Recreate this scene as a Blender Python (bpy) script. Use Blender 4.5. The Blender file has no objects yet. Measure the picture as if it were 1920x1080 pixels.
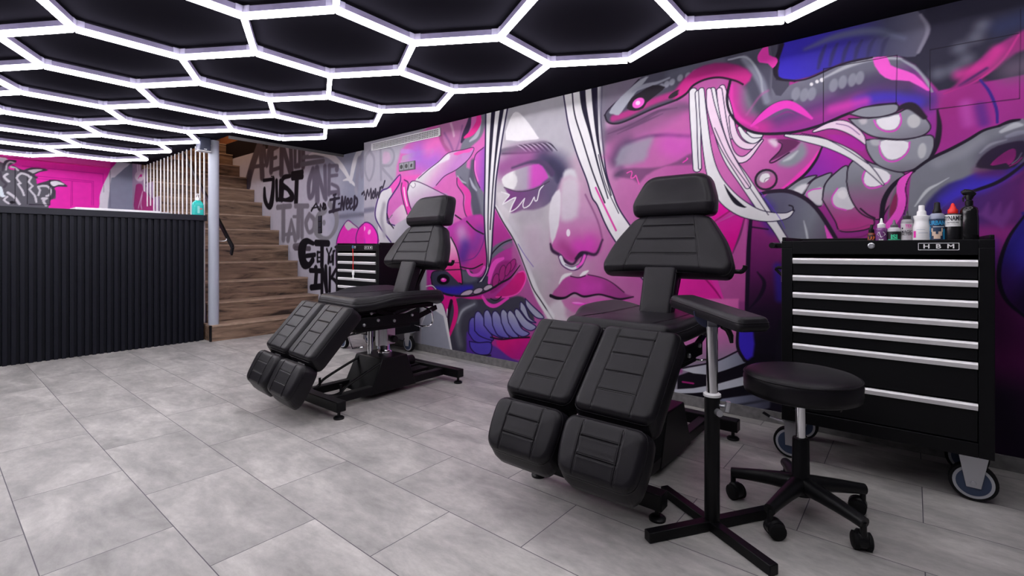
import bpy, bmesh, math, random
import numpy as np
from mathutils import Vector, Matrix

# ------------------------------------------------------------------ camera, world, exposure
SC = bpy.context.scene
COL = SC.collection
FPX, HORIZON, YAW, EYE = 913.0, 466.0, math.radians(39.46), 1.0     # focal length in px of a 1920 frame, horizon row, heading, eye height
cam_data = bpy.data.cameras.new('camera')
cam_data.sensor_width = 36.0
cam_data.lens = 36.0 * FPX / 1920.0
cam_data.shift_y = -(540.0 - HORIZON) / 1920.0
cam_data.clip_start = 0.02
cam = bpy.data.objects.new('camera', cam_data)
cam.location = (0, 0, EYE)
cam.rotation_euler = (math.pi / 2, 0, YAW)
COL.objects.link(cam)
SC.camera = cam

world = bpy.data.worlds.new('world')
SC.world = world
world.use_nodes = True
world.node_tree.nodes['Background'].inputs[0].default_value = (0.80, 0.82, 1.0, 1)
world.node_tree.nodes['Background'].inputs[1].default_value = 0.02
SC.view_settings.view_transform = 'Standard'
SC.view_settings.look = 'None'
SC.view_settings.gamma = 1.0
SC.view_settings.use_curve_mapping = False
SC.view_settings.exposure = 0.0
TUBE_POWER = 19.6
CEIL = 2.17
WALL_Y = 3.12          # painted wall
RECESS_Y = 3.35        # lettered wall along the stairs
BACK_X = -9.05         # pink wall behind the counter
RX, FW = np.array([math.cos(YAW), math.sin(YAW)]), np.array([-math.sin(YAW), math.cos(YAW)])


def ray(x, y):
    a = (x - 960.0) / FPX
    return np.array([FW[0] + RX[0] * a, FW[1] + RX[1] * a, (HORIZON - y) / FPX])


def on_y(x, y, Y):                      # measured photo point -> (X, Z) on the vertical plane at Y
    r = ray(x, y); t = Y / r[1]
    return float(r[0] * t), float(EYE + r[2] * t)


def on_x(x, y, X):
    r = ray(x, y); t = X / r[0]
    return float(r[1] * t), float(EYE + r[2] * t)


# ------------------------------------------------------------------ materials
def lin(c):
    c = np.asarray(c, float) / 255.0
    return tuple(np.where(c <= 0.04045, c / 12.92, ((c + 0.055) / 1.055) ** 2.4))


def mat(name, rgb, rough=0.5, metal=0.0, bump=0.0, bump_scale=200.0, vary=0.0, vary_scale=4.0, coat=0.0, spec=0.5,
        emit=None, emit_strength=0.0, trans=0.0, ior=1.45, alpha=1.0):
    m = bpy.data.materials.new(name)
    m.use_nodes = True
    nt = m.node_tree
    b = nt.nodes['Principled BSDF']
    b.inputs['Base Color'].default_value = (*rgb, 1)
    b.inputs['Roughness'].default_value = rough
    b.inputs['Metallic'].default_value = metal
    b.inputs['Specular IOR Level'].default_value = spec
    b.inputs['Coat Weight'].default_value = coat
    b.inputs['Transmission Weight'].default_value = trans
    b.inputs['IOR'].default_value = ior
    b.inputs['Alpha'].default_value = alpha
    if emit is not None:
        b.inputs['Emission Color'].default_value = (*emit, 1)
        b.inputs['Emission Strength'].default_value = emit_strength
    tc = nt.nodes.new('ShaderNodeTexCoord')
    if vary > 0:
        n = nt.nodes.new('ShaderNodeTexNoise'); n.inputs['Scale'].default_value = vary_scale; n.inputs['Detail'].default_value = 4
        nt.links.new(tc.outputs['Object'], n.inputs['Vector'])
        mr = nt.nodes.new('ShaderNodeMapRange')
        mr.inputs['From Min'].default_value = 0.3; mr.inputs['From Max'].default_value = 0.7
        mr.inputs['To Min'].default_value = 1 - vary; mr.inputs['To Max'].default_value = 1 + vary
        nt.links.new(n.outputs['Fac'], mr.inputs['Value'])
        mx = nt.nodes.new('ShaderNodeVectorMath'); mx.operation = 'SCALE'
        mx.inputs[0].default_value = rgb
        nt.links.new(mr.outputs['Result'], mx.inputs['Scale'])
        nt.links.new(mx.outputs['Vector'], b.inputs['Base Color'])
    if bump > 0:
        n2 = nt.nodes.new('ShaderNodeTexNoise'); n2.inputs['Scale'].default_value = bump_scale; n2.inputs['Detail'].default_value = 3
        nt.links.new(tc.outputs['Object'], n2.inputs['Vector'])
        bp = nt.nodes.new('ShaderNodeBump'); bp.inputs['Strength'].default_value = bump; bp.inputs['Distance'].default_value = 0.002
        nt.links.new(n2.outputs['Fac'], bp.inputs['Height'])
        nt.links.new(bp.outputs['Normal'], b.inputs['Normal'])
    return m


M = {}
M['leather'] = mat('black_leather', (0.0088, 0.0078, 0.0105), 0.38, spec=0.25, bump=0.14, bump_scale=420, vary=0.2, vary_scale=9)
M['black_metal'] = mat('black_powder_coat', (0.0045, 0.0045, 0.0058), 0.38, spec=0.22, bump=0.05, bump_scale=600)
M['black_plastic'] = mat('black_plastic', (0.006, 0.006, 0.0075), 0.36, spec=0.3, bump=0.03, bump_scale=500)
M['rubber'] = mat('black_rubber', (0.007, 0.007, 0.008), 0.7, spec=0.2)
M['chrome'] = mat('chrome', (0.82, 0.82, 0.86), 0.12, metal=1.0)
M['steel'] = mat('brushed_steel', (0.62, 0.62, 0.65), 0.3, metal=1.0, bump=0.02)
M['zinc'] = mat('zinc', (0.55, 0.56, 0.60), 0.38, metal=0.9)
M['aluminium'] = mat('silver_handle', (0.72, 0.71, 0.72), 0.36, metal=0.35, bump=0.02)
M['white_paint'] = mat('white_lacquer', (0.80, 0.80, 0.82), 0.4)
M['ceiling'] = mat('black_ceiling_paint', (0.0125, 0.0118, 0.0165), 0.8, spec=0.0, bump=0.05, bump_scale=60)
M['dark_wall'] = mat('dark_wall_paint', (0.05, 0.05, 0.06), 0.7)
M['pillar'] = mat('pale_blue_grey_paint', (0.40, 0.43, 0.50), 0.45)
M['counter'] = mat('black_counter_wood', (0.0055, 0.0065, 0.0125), 0.5, spec=0.25, bump=0.05, bump_scale=90)
M['counter_top'] = mat('black_counter_top', (0.013, 0.014, 0.022), 0.4, spec=0.3)
M['navy'] = mat('navy_wheel', (0.035, 0.055, 0.11), 0.45)
M['grey_ring'] = mat('grey_tyre_ring', (0.40, 0.41, 0.45), 0.6)
M['baseboard'] = mat('grey_stone_baseboard', (0.17, 0.165, 0.165), 0.6, bump=0.1, bump_scale=80, vary=0.25, vary_scale=30)
M['plaster_brown'] = mat('brown_plaster', (0.30, 0.19, 0.13), 0.8)
M['red'] = mat('red_plastic', (0.80, 0.025, 0.02), 0.4)
M['tube'] = mat('led_tube', (0.9, 0.9, 0.9), 0.4, emit=(1.0, 0.965, 1.0), emit_strength=TUBE_POWER)
M['holder'] = mat('clear_lilac_tube_holder', (0.27, 0.24, 0.38), 0.3, vary=0.1, vary_scale=20)
M['clear'] = mat('clear_plastic_joint', (0.50, 0.47, 0.64), 0.2)
M['white_plastic'] = mat('white_plastic', (0.83, 0.83, 0.83), 0.35)


# ------------------------------------------------------------------ mesh helpers
class MB:
    """Collects shapes; build() links them as one mesh object."""
    def __init__(s):
        s.v = []; s.f = []; s.t = Matrix.Identity(4)

    def at(s, matrix):
        s.t = matrix; return s

    def add(s, vs, fs):
        o = len(s.v)
        s.v.extend([tuple(s.t @ Vector(p)) for p in vs])
        s.f.extend([tuple(i + o for i in f) for f in fs])
        return s

    def box(s, x0, x1, y0, y1, z0, z1):
        vs = [(x0, y0, z0), (x1, y0, z0), (x1, y1, z0), (x0, y1, z0), (x0, y0, z1), (x1, y0, z1), (x1, y1, z1), (x0, y1, z1)]
        fs = [(0, 3, 2, 1), (4, 5, 6, 7), (0, 1, 5, 4), (1, 2, 6, 5), (2, 3, 7, 6), (3, 0, 4, 7)]
        return s.add(vs, fs)

    def prism(s, pts, z0, z1):                                       # outline in x,y (counter clockwise), extruded in z
        n = len(pts)
        vs = [(p[0], p[1], z0) for p in pts] + [(p[0], p[1], z1) for p in pts]
        fs = [tuple(range(n - 1, -1, -1)), tuple(range(n, 2 * n))] + [(i, (i + 1) % n, n + (i + 1) % n, n + i) for i in range(n)]
        return s.add(vs, fs)

    def lathe(s, prof, n=24):                                        # profile (r, z) about z
        vs = []; fs = []
        for r, z in prof:
            for k in range(n):
                a = 2 * math.pi * k / n
                vs.append((r * math.cos(a), r * math.sin(a), z))
        for i in range(len(prof) - 1):
            for k in range(n):
                a, b = i * n + k, i * n + (k + 1) % n
                fs.append((a, b, b + n, a + n))
        fs.append(tuple(range(n - 1, -1, -1)))
        fs.append(tuple(range((len(prof) - 1) * n, len(prof) * n)))
        return s.add(vs, fs)

    def tube(s, pts, r, n=10, closed=False, sq=None):                # round (or sq=(w,h) rectangular) bar along a path
        P = [Vector(p) for p in pts]; m = len(P)
        vs = []; fs = []
        up = None
        rr = r if isinstance(r, (list, tuple)) else [r] * m
        for i in range(m):
            if closed: d = (P[(i + 1) % m] - P[i - 1])
            elif i == 0: d = P[1] - P[0]
            elif i == m - 1: d = P[-1] - P[-2]
            else: d = (P[i + 1] - P[i]).normalized() + (P[i] - P[i - 1]).normalized()
            if d.length < 1e-9: d = Vector((0, 0, 1))
            d.normalize()
            if up is None:
                up = Vector((0, 0, 1)) if abs(d.z) < 0.9 else Vector((0, 1, 0))
            a = d.cross(up)
            if a.length < 1e-6:
                up = Vector((1, 0, 0)); a = d.cross(up)
            a.normalize(); b = a.cross(d); b.normalize(); up = b
            if sq:
                ring = [(-sq[0] / 2, -sq[1] / 2), (sq[0] / 2, -sq[1] / 2), (sq[0] / 2, sq[1] / 2), (-sq[0] / 2, sq[1] / 2)]
            else:
                ring = [(rr[i] * math.cos(2 * math.pi * k / n), rr[i] * math.sin(2 * math.pi * k / n)) for k in range(n)]
            for (u, w) in ring:
                vs.append(P[i] + a * u + b * w)
        q = 4 if sq else n
        for i in range(m if closed else m - 1):
            for k in range(q):
                fs.append((i * q + k, i * q + (k + 1) % q, ((i + 1) % m) * q + (k + 1) % q, ((i + 1) % m) * q + k))
        if not closed:
            fs.append(tuple(range(q - 1, -1, -1)))
            fs.append(tuple(range((m - 1) * q, m * q)))
        return s.add(vs, fs)

    def cyl(s, p0, p1, r, n=20):
        return s.tube([p0, p1], r, n)

    def build(s, name, material, parent=None, loc=(0, 0, 0), bevel=0.0, seg=2, smooth=True, angle=38, rot=None):
        me = bpy.data.meshes.new(name)
        me.from_pydata(s.v, [], s.f)
        bm = bmesh.new(); bm.from_mesh(me)
        bmesh.ops.recalc_face_normals(bm, faces=bm.faces)
        bm.to_mesh(me); bm.free()
        if smooth:
            me.polygons.foreach_set('use_smooth', [True] * len(me.polygons))
            me.set_sharp_from_angle(angle=math.radians(angle))
        me.materials.append(material)
        o = bpy.data.objects.new(name, me)
        COL.objects.link(o)
        o.location = loc
        if rot: o.rotation_euler = rot
        if parent is not None: o.parent = parent
        if bevel > 0:
            b = o.modifiers.new('edge', 'BEVEL'); b.width = bevel; b.segments = seg; b.limit_method = 'ANGLE'; b.angle_limit = math.radians(40)
        return o


def thing(name, label, cat, loc=(0, 0, 0), rz=0.0, group=None):
    o = bpy.data.objects.new(name, None)
    COL.objects.link(o)
    o.empty_display_size = 0.1
    o.location = loc; o.rotation_euler = (0, 0, rz)
    return tag(o, label, cat, group)


def tag(o, label, cat, group=None):
    o['label'] = label; o['category'] = cat
    if group: o['group'] = group
    return o


def structure(o, label, cat):
    o['kind'] = 'structure'; o['label'] = label; o['category'] = cat
    return o


def smooth_closed(pts, n=6):
    out = []; m = len(pts)
    for i in range(m):
        p0, p1, p2, p3 = [np.array(pts[(i + j) % m], float) for j in (-1, 0, 1, 2)]
        for k in range(n):
            t = k / n
            out.append(tuple(0.5 * (2 * p1 + (p2 - p0) * t + (2 * p0 - 5 * p1 + 4 * p2 - p3) * t * t + (3 * p1 - p0 - 3 * p2 + p3) * t ** 3)))
    return out


def smooth_open(pts, n=6):
    P = [np.array(p, float) for p in pts]
    if len(P) < 3: return [tuple(p) for p in P]
    P = [2 * P[0] - P[1]] + P + [2 * P[-1] - P[-2]]
    out = []
    for i in range(1, len(P) - 2):
        p0, p1, p2, p3 = P[i - 1], P[i], P[i + 1], P[i + 2]
        for k in range(n):
            t = k / n
            out.append(tuple(0.5 * (2 * p1 + (p2 - p0) * t + (2 * p0 - 5 * p1 + 4 * p2 - p3) * t * t + (3 * p1 - p0 - 3 * p2 + p3) * t ** 3)))
    out.append(tuple(P[-2]))
    return out


def round_poly(pts, rad, seg=6):                                     # polygon with its corners rounded
    out = []; m = len(pts)
    rr = rad if isinstance(rad, (list, tuple)) else [rad] * m
    for i in range(m):
        p = np.array(pts[i], float); a = np.array(pts[i - 1], float); b = np.array(pts[(i + 1) % m], float)
        da, db = a - p, b - p
        la, lb = np.linalg.norm(da), np.linalg.norm(db)
        r = min(rr[i], la * 0.48, lb * 0.48)
        if r < 1e-5: out.append(tuple(p)); continue
        p0, p1 = p + da / la * r, p + db / lb * r
        for k in range(seg + 1):
            t = k / seg
            out.append(tuple((1 - t) ** 2 * p0 + 2 * t * (1 - t) * p + t * t * p1))
    return out


def seg_dist(X, Y, a, b):
    ax, ay = a; bx, by = b
    dx, dy = bx - ax, by - ay
    L = dx * dx + dy * dy + 1e-12
    t = np.clip(((X - ax) * dx + (Y - ay) * dy) / L, 0, 1)
    return (X - ax - t * dx) ** 2 + (Y - ay - t * dy) ** 2


def frame(origin, xdir, ydir):                                       # matrix from an origin and two axes
    x = Vector(xdir).normalized(); y = Vector(ydir).normalized(); z = x.cross(y).normalized(); y = z.cross(x)
    m = Matrix.Identity(4)
    for i in range(3):
        m[i][0], m[i][1], m[i][2], m[i][3] = x[i], y[i], z[i], origin[i]
    return m


def cushion(mb, outline, T, R, grooves=(), crown=0.006, nx=84, ny=100, piping=0.0026, warp=None, drop=0.0, stitch=True):
    """Upholstered pad: top face at local z=0, underside at -T; grooves = (a, b, depth, width) seams pressed into the top."""
    O = np.array(outline, float)
    if ((O[:, 0] * np.roll(O[:, 1], -1)) - (np.roll(O[:, 0], -1) * O[:, 1])).sum() < 0: O = O[::-1]
    y0, y1 = O[:, 1].min(), O[:, 1].max()
    t = np.linspace(0, 1, ny)
    t = t + 0.6 * (-np.sin(2 * math.pi * t) / (2 * math.pi))          # rows closer together at both ends
    ys = y0 + (y1 - y0) * t
    u = np.linspace(0, 1, nx); u = u + 0.6 * (-np.sin(2 * math.pi * u) / (2 * math.pi))
    G = np.zeros((ny, nx, 2))
    m = len(O)
    for j, y in enumerate(ys):
        yy = min(max(y, y0 + 1e-6), y1 - 1e-6)
        xs = []
        for i in range(m):
            a, b = O[i], O[(i + 1) % m]
            if (a[1] - yy) * (b[1] - yy) <= 0 and abs(a[1] - b[1]) > 1e-12:
                xs.append(a[0] + (b[0] - a[0]) * (yy - a[1]) / (b[1] - a[1]))
        xl, xr = min(xs), max(xs)
        G[j, :, 0] = xl + (xr - xl) * u; G[j, :, 1] = yy
    d2 = np.full((ny, nx), 1e9)
    for i in range(m):
        d2 = np.minimum(d2, seg_dist(G[..., 0], G[..., 1], O[i], O[(i + 1) % m]))
    d = np.sqrt(d2)
    q = np.clip(d / R, 0, 1)
    h = -R * (1 - np.sqrt(np.clip(1 - (1 - q) ** 2, 0, 1)))
    h = h + crown * (1 - np.exp(-d / (R * 2.2)))
    for (a, b, dep, wid) in grooves:
        g = seg_dist(G[..., 0], G[..., 1], a, b)
        h = h - dep * np.exp(-g / wid ** 2) + dep * 0.25 * np.exp(-g / (wid * 3.2) ** 2)
    vs = []; fs = []
    def put(x, y, z):
        vs.append((x, y, z + (warp(x, y) if warp else 0.0)))
        return len(vs) - 1
    idx = [[put(G[j, i, 0], G[j, i, 1], h[j, i]) for i in range(nx)] for j in range(ny)]
    for j in range(ny - 1):
        for i in range(nx - 1):
            fs.append((idx[j][i], idx[j][i + 1], idx[j + 1][i + 1], idx[j + 1][i]))
    ring = [(0, i) for i in range(nx)] + [(j, nx - 1) for j in range(1, ny)] + [(ny - 1, i) for i in range(nx - 2, -1, -1)] + [(j, 0) for j in range(ny - 2, 0, -1)]
    prev = [idx[j][i] for j, i in ring]
    c = O.mean(axis=0)
    top_r = -R
    for k, (zz, sc) in enumerate(((-R - (T - R) * 0.12, 1.012), (-R - (T - R) * 0.5, 1.022), (-T + 0.008, 1.0), (-T, 0.975))):
        cur = []
        for j, i in ring:
            x, y = G[j, i]
            if drop: y = y - drop * (0.15, 0.6, 0.95, 0.9)[k] * max(0.0, (c[1] - y) / (c[1] - y0))
            cur.append(put(c[0] + (x - c[0]) * sc, c[1] + (y - c[1]) * sc, zz))
        n = len(cur)
        for q_ in range(n):
            fs.append((prev[q_], cur[q_], cur[(q_ + 1) % n], prev[(q_ + 1) % n]))
        prev = cur
    fs.append(tuple(prev))
    mb.add(vs, fs)
    if stitch:                                                       # a raised stitched edge on both sides of every seam
        for (a, b, dep, wid) in grooves:
            a, b = np.array(a, float), np.array(b, float)
            nrm = np.array([-(b - a)[1], (b - a)[0]]) / np.linalg.norm(b - a)
            for sg in (-1, 1):
                pts = []
                for t_ in np.linspace(0.01, 0.99, 24):
                    p_ = a + (b - a) * t_ + nrm * sg * wid * 1.15
                    dd = min(float(np.sqrt(seg_dist(p_[0], p_[1], O[i], O[(i + 1) % m]))) for i in range(m))
                    q_ = min(dd / R, 1.0)
                    z_ = -R * (1 - math.sqrt(max(0.0, 1 - (1 - q_) ** 2))) + crown * (1 - math.exp(-dd / (R * 2.2))) - dep * math.exp(-1.15 ** 2) + dep * 0.2
                    pts.append((p_[0], p_[1], z_ + (warp(p_[0], p_[1]) if warp else 0.0)))
                mb.tube(pts, 0.0013, 5)
    if piping > 0:
        pts = []
        for i in range(len(O)):
            x, y = O[i]
            pts.append((x, y, -R * 1.0 + 0.001 + (warp(x, y) if warp else 0.0)))
        mb.tube(pts, piping, 6, closed=True)
    return mb


def text_mesh(txt, size, depth=0.0, align='CENTER', bold=0.0):
    cu = bpy.data.curves.new('lettering', 'FONT')
    cu.body = txt; cu.size = size; cu.align_x = align; cu.align_y = 'CENTER'; cu.extrude = depth; cu.offset = bold
    o = bpy.data.objects.new('lettering', cu)
    COL.objects.link(o)
    dg = bpy.context.evaluated_depsgraph_get()
    me = bpy.data.meshes.new_from_object(o.evaluated_get(dg))
    vs = [tuple(v.co) for v in me.vertices]; fs = [tuple(p.vertices) for p in me.polygons]
    bpy.data.objects.remove(o); bpy.data.curves.remove(cu); bpy.data.meshes.remove(me)
    return vs, fs

# ------------------------------------------------------------------ painter for the hand-painted walls
class Paint:
    """Spray-paint and brush work in wall coordinates (metres), kept as a colour attribute of a fine wall mesh."""
    def __init__(s, plane, const, us, zs, base):
        s.plane, s.const, s.us, s.zs = plane, const, us, zs
        s.a = np.empty((len(zs), len(us), 3), np.float32); s.a[:] = base
        s.lw = 1.0                                                  # brush width factor
        s.org(0, 0, 1)

    def org(s, x0, y0, k):
        s.x0, s.y0, s.k = x0, y0, k

    def pts(s, txt):
        out = []
        for w in txt.split():
            x, y = w.split(','); out.append((s.x0 + float(x) / s.k, s.y0 + float(y) / s.k))
        return out

    def m(s, p):
        return on_y(p[0], p[1], s.const) if s.plane == 'y' else on_x(p[0], p[1], s.const)

    def scale(s, p):                                                 # metres per photo pixel on the wall near p
        a, b, c = s.m(p), s.m((p[0] + 1, p[1])), s.m((p[0], p[1] + 1))
        return math.sqrt(abs((b[0] - a[0]) * (c[1] - a[1]) - (b[1] - a[1]) * (c[0] - a[0])) + 1e-12)

    def window(s, P, pad):
        P = np.array(P)
        i0, i1 = np.searchsorted(s.us, [P[:, 0].min() - pad, P[:, 0].max() + pad])
        j0, j1 = np.searchsorted(s.zs, [P[:, 1].min() - pad, P[:, 1].max() + pad])
        if i1 <= i0 or j1 <= j0: return None
        X, Y = np.meshgrid(s.us[i0:i1].astype(np.float32), s.zs[j0:j1].astype(np.float32))
        return (slice(j0, j1), slice(i0, i1)), X, Y

    def blend(s, w, al, col):
        al = np.clip(al, 0, 1)[..., None]
        s.a[w] = s.a[w] * (1 - al) + np.asarray(col, np.float32) * al

    def fill(s, col, txt, soft=1.0, grad=None, sm=4, a=1.0):
        """Closed shape; grad = (colour 2, from, to) runs from col at `from` to colour 2 at `to`."""
        px = s.pts(txt)
        sc = s.scale(px[0])
        if sm: px = smooth_closed(px, sm)
        P = [s.m(p) for p in px]
        sf = max(soft * sc, 0.0016)
        r = s.window(P, sf * 1.5)
        if r is None: return
        w, X, Y = r
        d2 = np.full(X.shape, 1e9, np.float32); ins = np.zeros(X.shape, bool)
        n = len(P)
        for i in range(n):
            a_, b_ = P[i], P[(i + 1) % n]
            d2 = np.minimum(d2, seg_dist(X, Y, a_, b_))
            if a_[1] != b_[1]:
                c = (a_[1] > Y) != (b_[1] > Y)
                ins ^= c & (X < (b_[0] - a_[0]) * (Y - a_[1]) / (b_[1] - a_[1]) + a_[0])
        d = np.sqrt(d2) * np.where(ins, 1, -1)
        t = np.clip(d / (2 * sf) + 0.5, 0, 1); al = t * t * (3 - 2 * t) * a
        if grad is not None:
            stops = [(0.0, col)]
            if len(grad) == 3 and not isinstance(grad[0][0], (tuple, list)):
                stops.append((1.0, grad[0])); p1, p2 = grad[1], grad[2]
            else:
                stops += list(grad[0]); p1, p2 = grad[1], grad[2]
            A = np.array(s.m((s.x0 + p1[0] / s.k, s.y0 + p1[1] / s.k))); B = np.array(s.m((s.x0 + p2[0] / s.k, s.y0 + p2[1] / s.k)))
            D = B - A
            g = ((X - A[0]) * D[0] + (Y - A[1]) * D[1]) / (D @ D)
            g = np.clip(g, 0, 1)
            ch = [np.interp(g, [q[0] for q in stops], [q[1][c] for q in stops]) for c in range(3)]
            s.blend(w, al, np.stack(ch, -1))
        else:
            s.blend(w, al, col)

    def line(s, col, wd, txt, soft=0.8, sm=5, a=1.0):
        """Brush stroke; wd in photo px, one number or a list along the stroke."""
        px = s.pts(txt)
        sc = []
        for i, p in enumerate(px):                                   # the wall is seen aslant: turn the stroke's photo width into metres across the stroke
            q0, q1 = px[max(i - 1, 0)], px[min(i + 1, len(px) - 1)]
            tx, ty = q1[0] - q0[0], q1[1] - q0[1]; tl = math.hypot(tx, ty) + 1e-9
            m0, m1 = s.m(p), s.m((p[0] + tx / tl, p[1] + ty / tl))
            sc.append(s.scale(p) ** 2 / (math.hypot(m1[0] - m0[0], m1[1] - m0[1]) + 1e-9))
        W = list(wd) if isinstance(wd, (list, tuple)) else [wd] * len(px)
        W = list(np.interp(np.linspace(0, 1, len(px)), np.linspace(0, 1, len(W)), W))
        hw = [0.5 * s.lw * q * e for q, e in zip(W, sc)]
        if sm and len(px) > 2:
            q3 = smooth_open([(p[0], p[1], h) for p, h in zip(px, hw)], sm)
        else:
            q3 = [(p[0], p[1], h) for p, h in zip(px, hw)]
        P = [s.m(p) for p in q3]; H = [max(p[2], 0.0004) for p in q3]
        sf = max(soft * float(np.mean(sc)), 0.0013)
        r = s.window(P, max(H) + sf * 2)
        if r is None: return
        w, X, Y = r
        best = np.full(X.shape, -1e9, np.float32)
        for i in range(len(P) - 1):
            (ax, ay), (bx, by) = P[i], P[i + 1]
            dx, dy = bx - ax, by - ay
            t = np.clip(((X - ax) * dx + (Y - ay) * dy) / (dx * dx + dy * dy + 1e-12), 0, 1)
            d = np.sqrt((X - ax - t * dx) ** 2 + (Y - ay - t * dy) ** 2)
            best = np.maximum(best, H[i] + (H[i + 1] - H[i]) * t - d)
        t = np.clip(best / (2 * sf) + 0.5, 0, 1)
        s.blend(w, t * t * (3 - 2 * t) * a, col)

    def spray(s, col, rad, txt, a=1.0):
        """Soft airbrush along a path, rad = radius in photo px at which it has faded out."""
        px = s.pts(txt)
        sc = s.scale(px[0])
        if len(px) > 2: px = smooth_open(px, 4)
        P = [s.m(p) for p in px]
        R = rad * sc
        r = s.window(P, R)
        if r is None: return
        w, X, Y = r
        d2 = np.full(X.shape, 1e9, np.float32)
        if len(P) == 1: P = P * 2
        for i in range(len(P) - 1):
            d2 = np.minimum(d2, seg_dist(X, Y, P[i], P[i + 1]))
        q = np.clip(1 - np.sqrt(d2) / R, 0, 1)
        s.blend(w, q * q * (3 - 2 * q) * a, col)

    def ell(s, col, cx, cy, rx, ry, rot=0.0, soft=1.0, grad=None, a=1.0):
        c_, s_ = math.cos(math.radians(rot)), math.sin(math.radians(rot))
        txt = ' '.join('%.2f,%.2f' % (cx + rx * math.cos(t) * c_ - ry * math.sin(t) * s_, cy + rx * math.cos(t) * s_ + ry * math.sin(t) * c_)
                       for t in np.linspace(0, 2 * math.pi, 20, endpoint=False))
        s.fill(col, txt, soft, grad, 1, a)

    def mesh(s, name, material, keep=None, gain=1.0, thick=0.06):
        nu, nz = len(s.us), len(s.zs)
        U, Z = np.meshgrid(s.us, s.zs)
        C = np.full_like(U, s.const)
        co = np.stack([U, C, Z], -1) if s.plane == 'y' else np.stack([C, U, Z], -1)
        idx = np.arange(nu * nz).reshape(nz, nu)
        q = np.stack([idx[:-1, :-1], idx[:-1, 1:], idx[1:, 1:], idx[1:, :-1]], -1).reshape(-1, 4)
        if s.plane == 'x': q = q                                     # faces +X
        if keep is not None:
            uc = (s.us[:-1] + s.us[1:]) / 2; zc = (s.zs[:-1] + s.zs[1:]) / 2
            UU, ZZ = np.meshgrid(uc, zc)
            q = q[keep(UU, ZZ).ravel()]
        rgb = s.a.reshape(-1, 3) / 255.0
        rgb = np.where(rgb <= 0.04045, rgb / 12.92, ((np.clip(rgb, 0, 1) + 0.055) / 1.055) ** 2.4) * gain
        co = co.reshape(-1, 3)
        # the wall has a back and edges too
        b = thick if s.plane == 'y' else -thick
        k = len(co); e = []
        def corner(u, z, off):
            return (u, s.const + off, z) if s.plane == 'y' else (s.const + off, u, z)
        u0, u1, z0, z1 = s.us[0], s.us[-1], s.zs[0], s.zs[-1]
        ex = [corner(u0, z0, b), corner(u1, z0, b), corner(u1, z1, b), corner(u0, z1, b), corner(u0, z0, 0), corner(u1, z0, 0), corner(u1, z1, 0), corner(u0, z1, 0)]
        col_ex = [rgb[0], rgb[nu - 1], rgb[-1], rgb[-nu], rgb[0], rgb[nu - 1], rgb[-1], rgb[-nu]]
        if keep is None:
            co = np.vstack([co, np.array(ex)]); rgb = np.vstack([rgb, np.array(col_ex)])
            q = np.vstack([q, np.array([[k + 3, k + 2, k + 1, k], [k, k + 1, k + 5, k + 4], [k + 1, k + 2, k + 6, k + 5], [k + 2, k + 3, k + 7, k + 6], [k + 3, k, k + 4, k + 7]])])
        me = bpy.data.meshes.new(name)
        me.vertices.add(len(co)); me.vertices.foreach_set('co', co.astype(np.float32).ravel())
        me.loops.add(q.size); me.loops.foreach_set('vertex_index', q.astype(np.int32).ravel())
        me.polygons.add(len(q)); me.polygons.foreach_set('loop_start', np.arange(0, q.size, 4, dtype=np.int32))
        me.update(calc_edges=True)
        at = me.color_attributes.new('paint', 'FLOAT_COLOR', 'POINT')
        at.data.foreach_set('color', np.hstack([rgb, np.ones((len(rgb), 1))]).astype(np.float32).ravel())
        me.materials.append(material)
        o = bpy.data.objects.new(name, me); COL.objects.link(o)
        return o


def paint_material(name, rough=0.5):
    m = bpy.data.materials.new(name); m.use_nodes = True
    nt = m.node_tree; b = nt.nodes['Principled BSDF']
    at = nt.nodes.new('ShaderNodeAttribute'); at.attribute_name = 'paint'
    tc = nt.nodes.new('ShaderNodeTexCoord')
    n = nt.nodes.new('ShaderNodeTexNoise'); n.inputs['Scale'].default_value = 14; n.inputs['Detail'].default_value = 5
    nt.links.new(tc.outputs['Object'], n.inputs['Vector'])
    mr = nt.nodes.new('ShaderNodeMapRange'); mr.inputs['To Min'].default_value = 0.90; mr.inputs['To Max'].default_value = 1.08
    nt.links.new(n.outputs['Fac'], mr.inputs['Value'])
    vm = nt.nodes.new('ShaderNodeVectorMath'); vm.operation = 'SCALE'
    nt.links.new(at.outputs['Color'], vm.inputs[0]); nt.links.new(mr.outputs['Result'], vm.inputs['Scale'])
    nt.links.new(vm.outputs['Vector'], b.inputs['Base Color'])
    b.inputs['Roughness'].default_value = rough; b.inputs['Specular IOR Level'].default_value = 0.10
    n2 = nt.nodes.new('ShaderNodeTexNoise'); n2.inputs['Scale'].default_value = 260
    nt.links.new(tc.outputs['Object'], n2.inputs['Vector'])
    bp = nt.nodes.new('ShaderNodeBump'); bp.inputs['Strength'].default_value = 0.12; bp.inputs['Distance'].default_value = 0.001
    nt.links.new(n2.outputs['Fac'], bp.inputs['Height']); nt.links.new(bp.outputs['Normal'], b.inputs['Normal'])
    return m


M['mural'] = paint_material('spray_painted_plaster')

# ------------------------------------------------------------------ the room
STEP_X = lambda k: -5.80 - 0.278 * (k - 1)            # nose of step k
STEP_Z = lambda k: 0.175 + 0.2188 * (k - 1)
N_STEPS = 14


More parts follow.
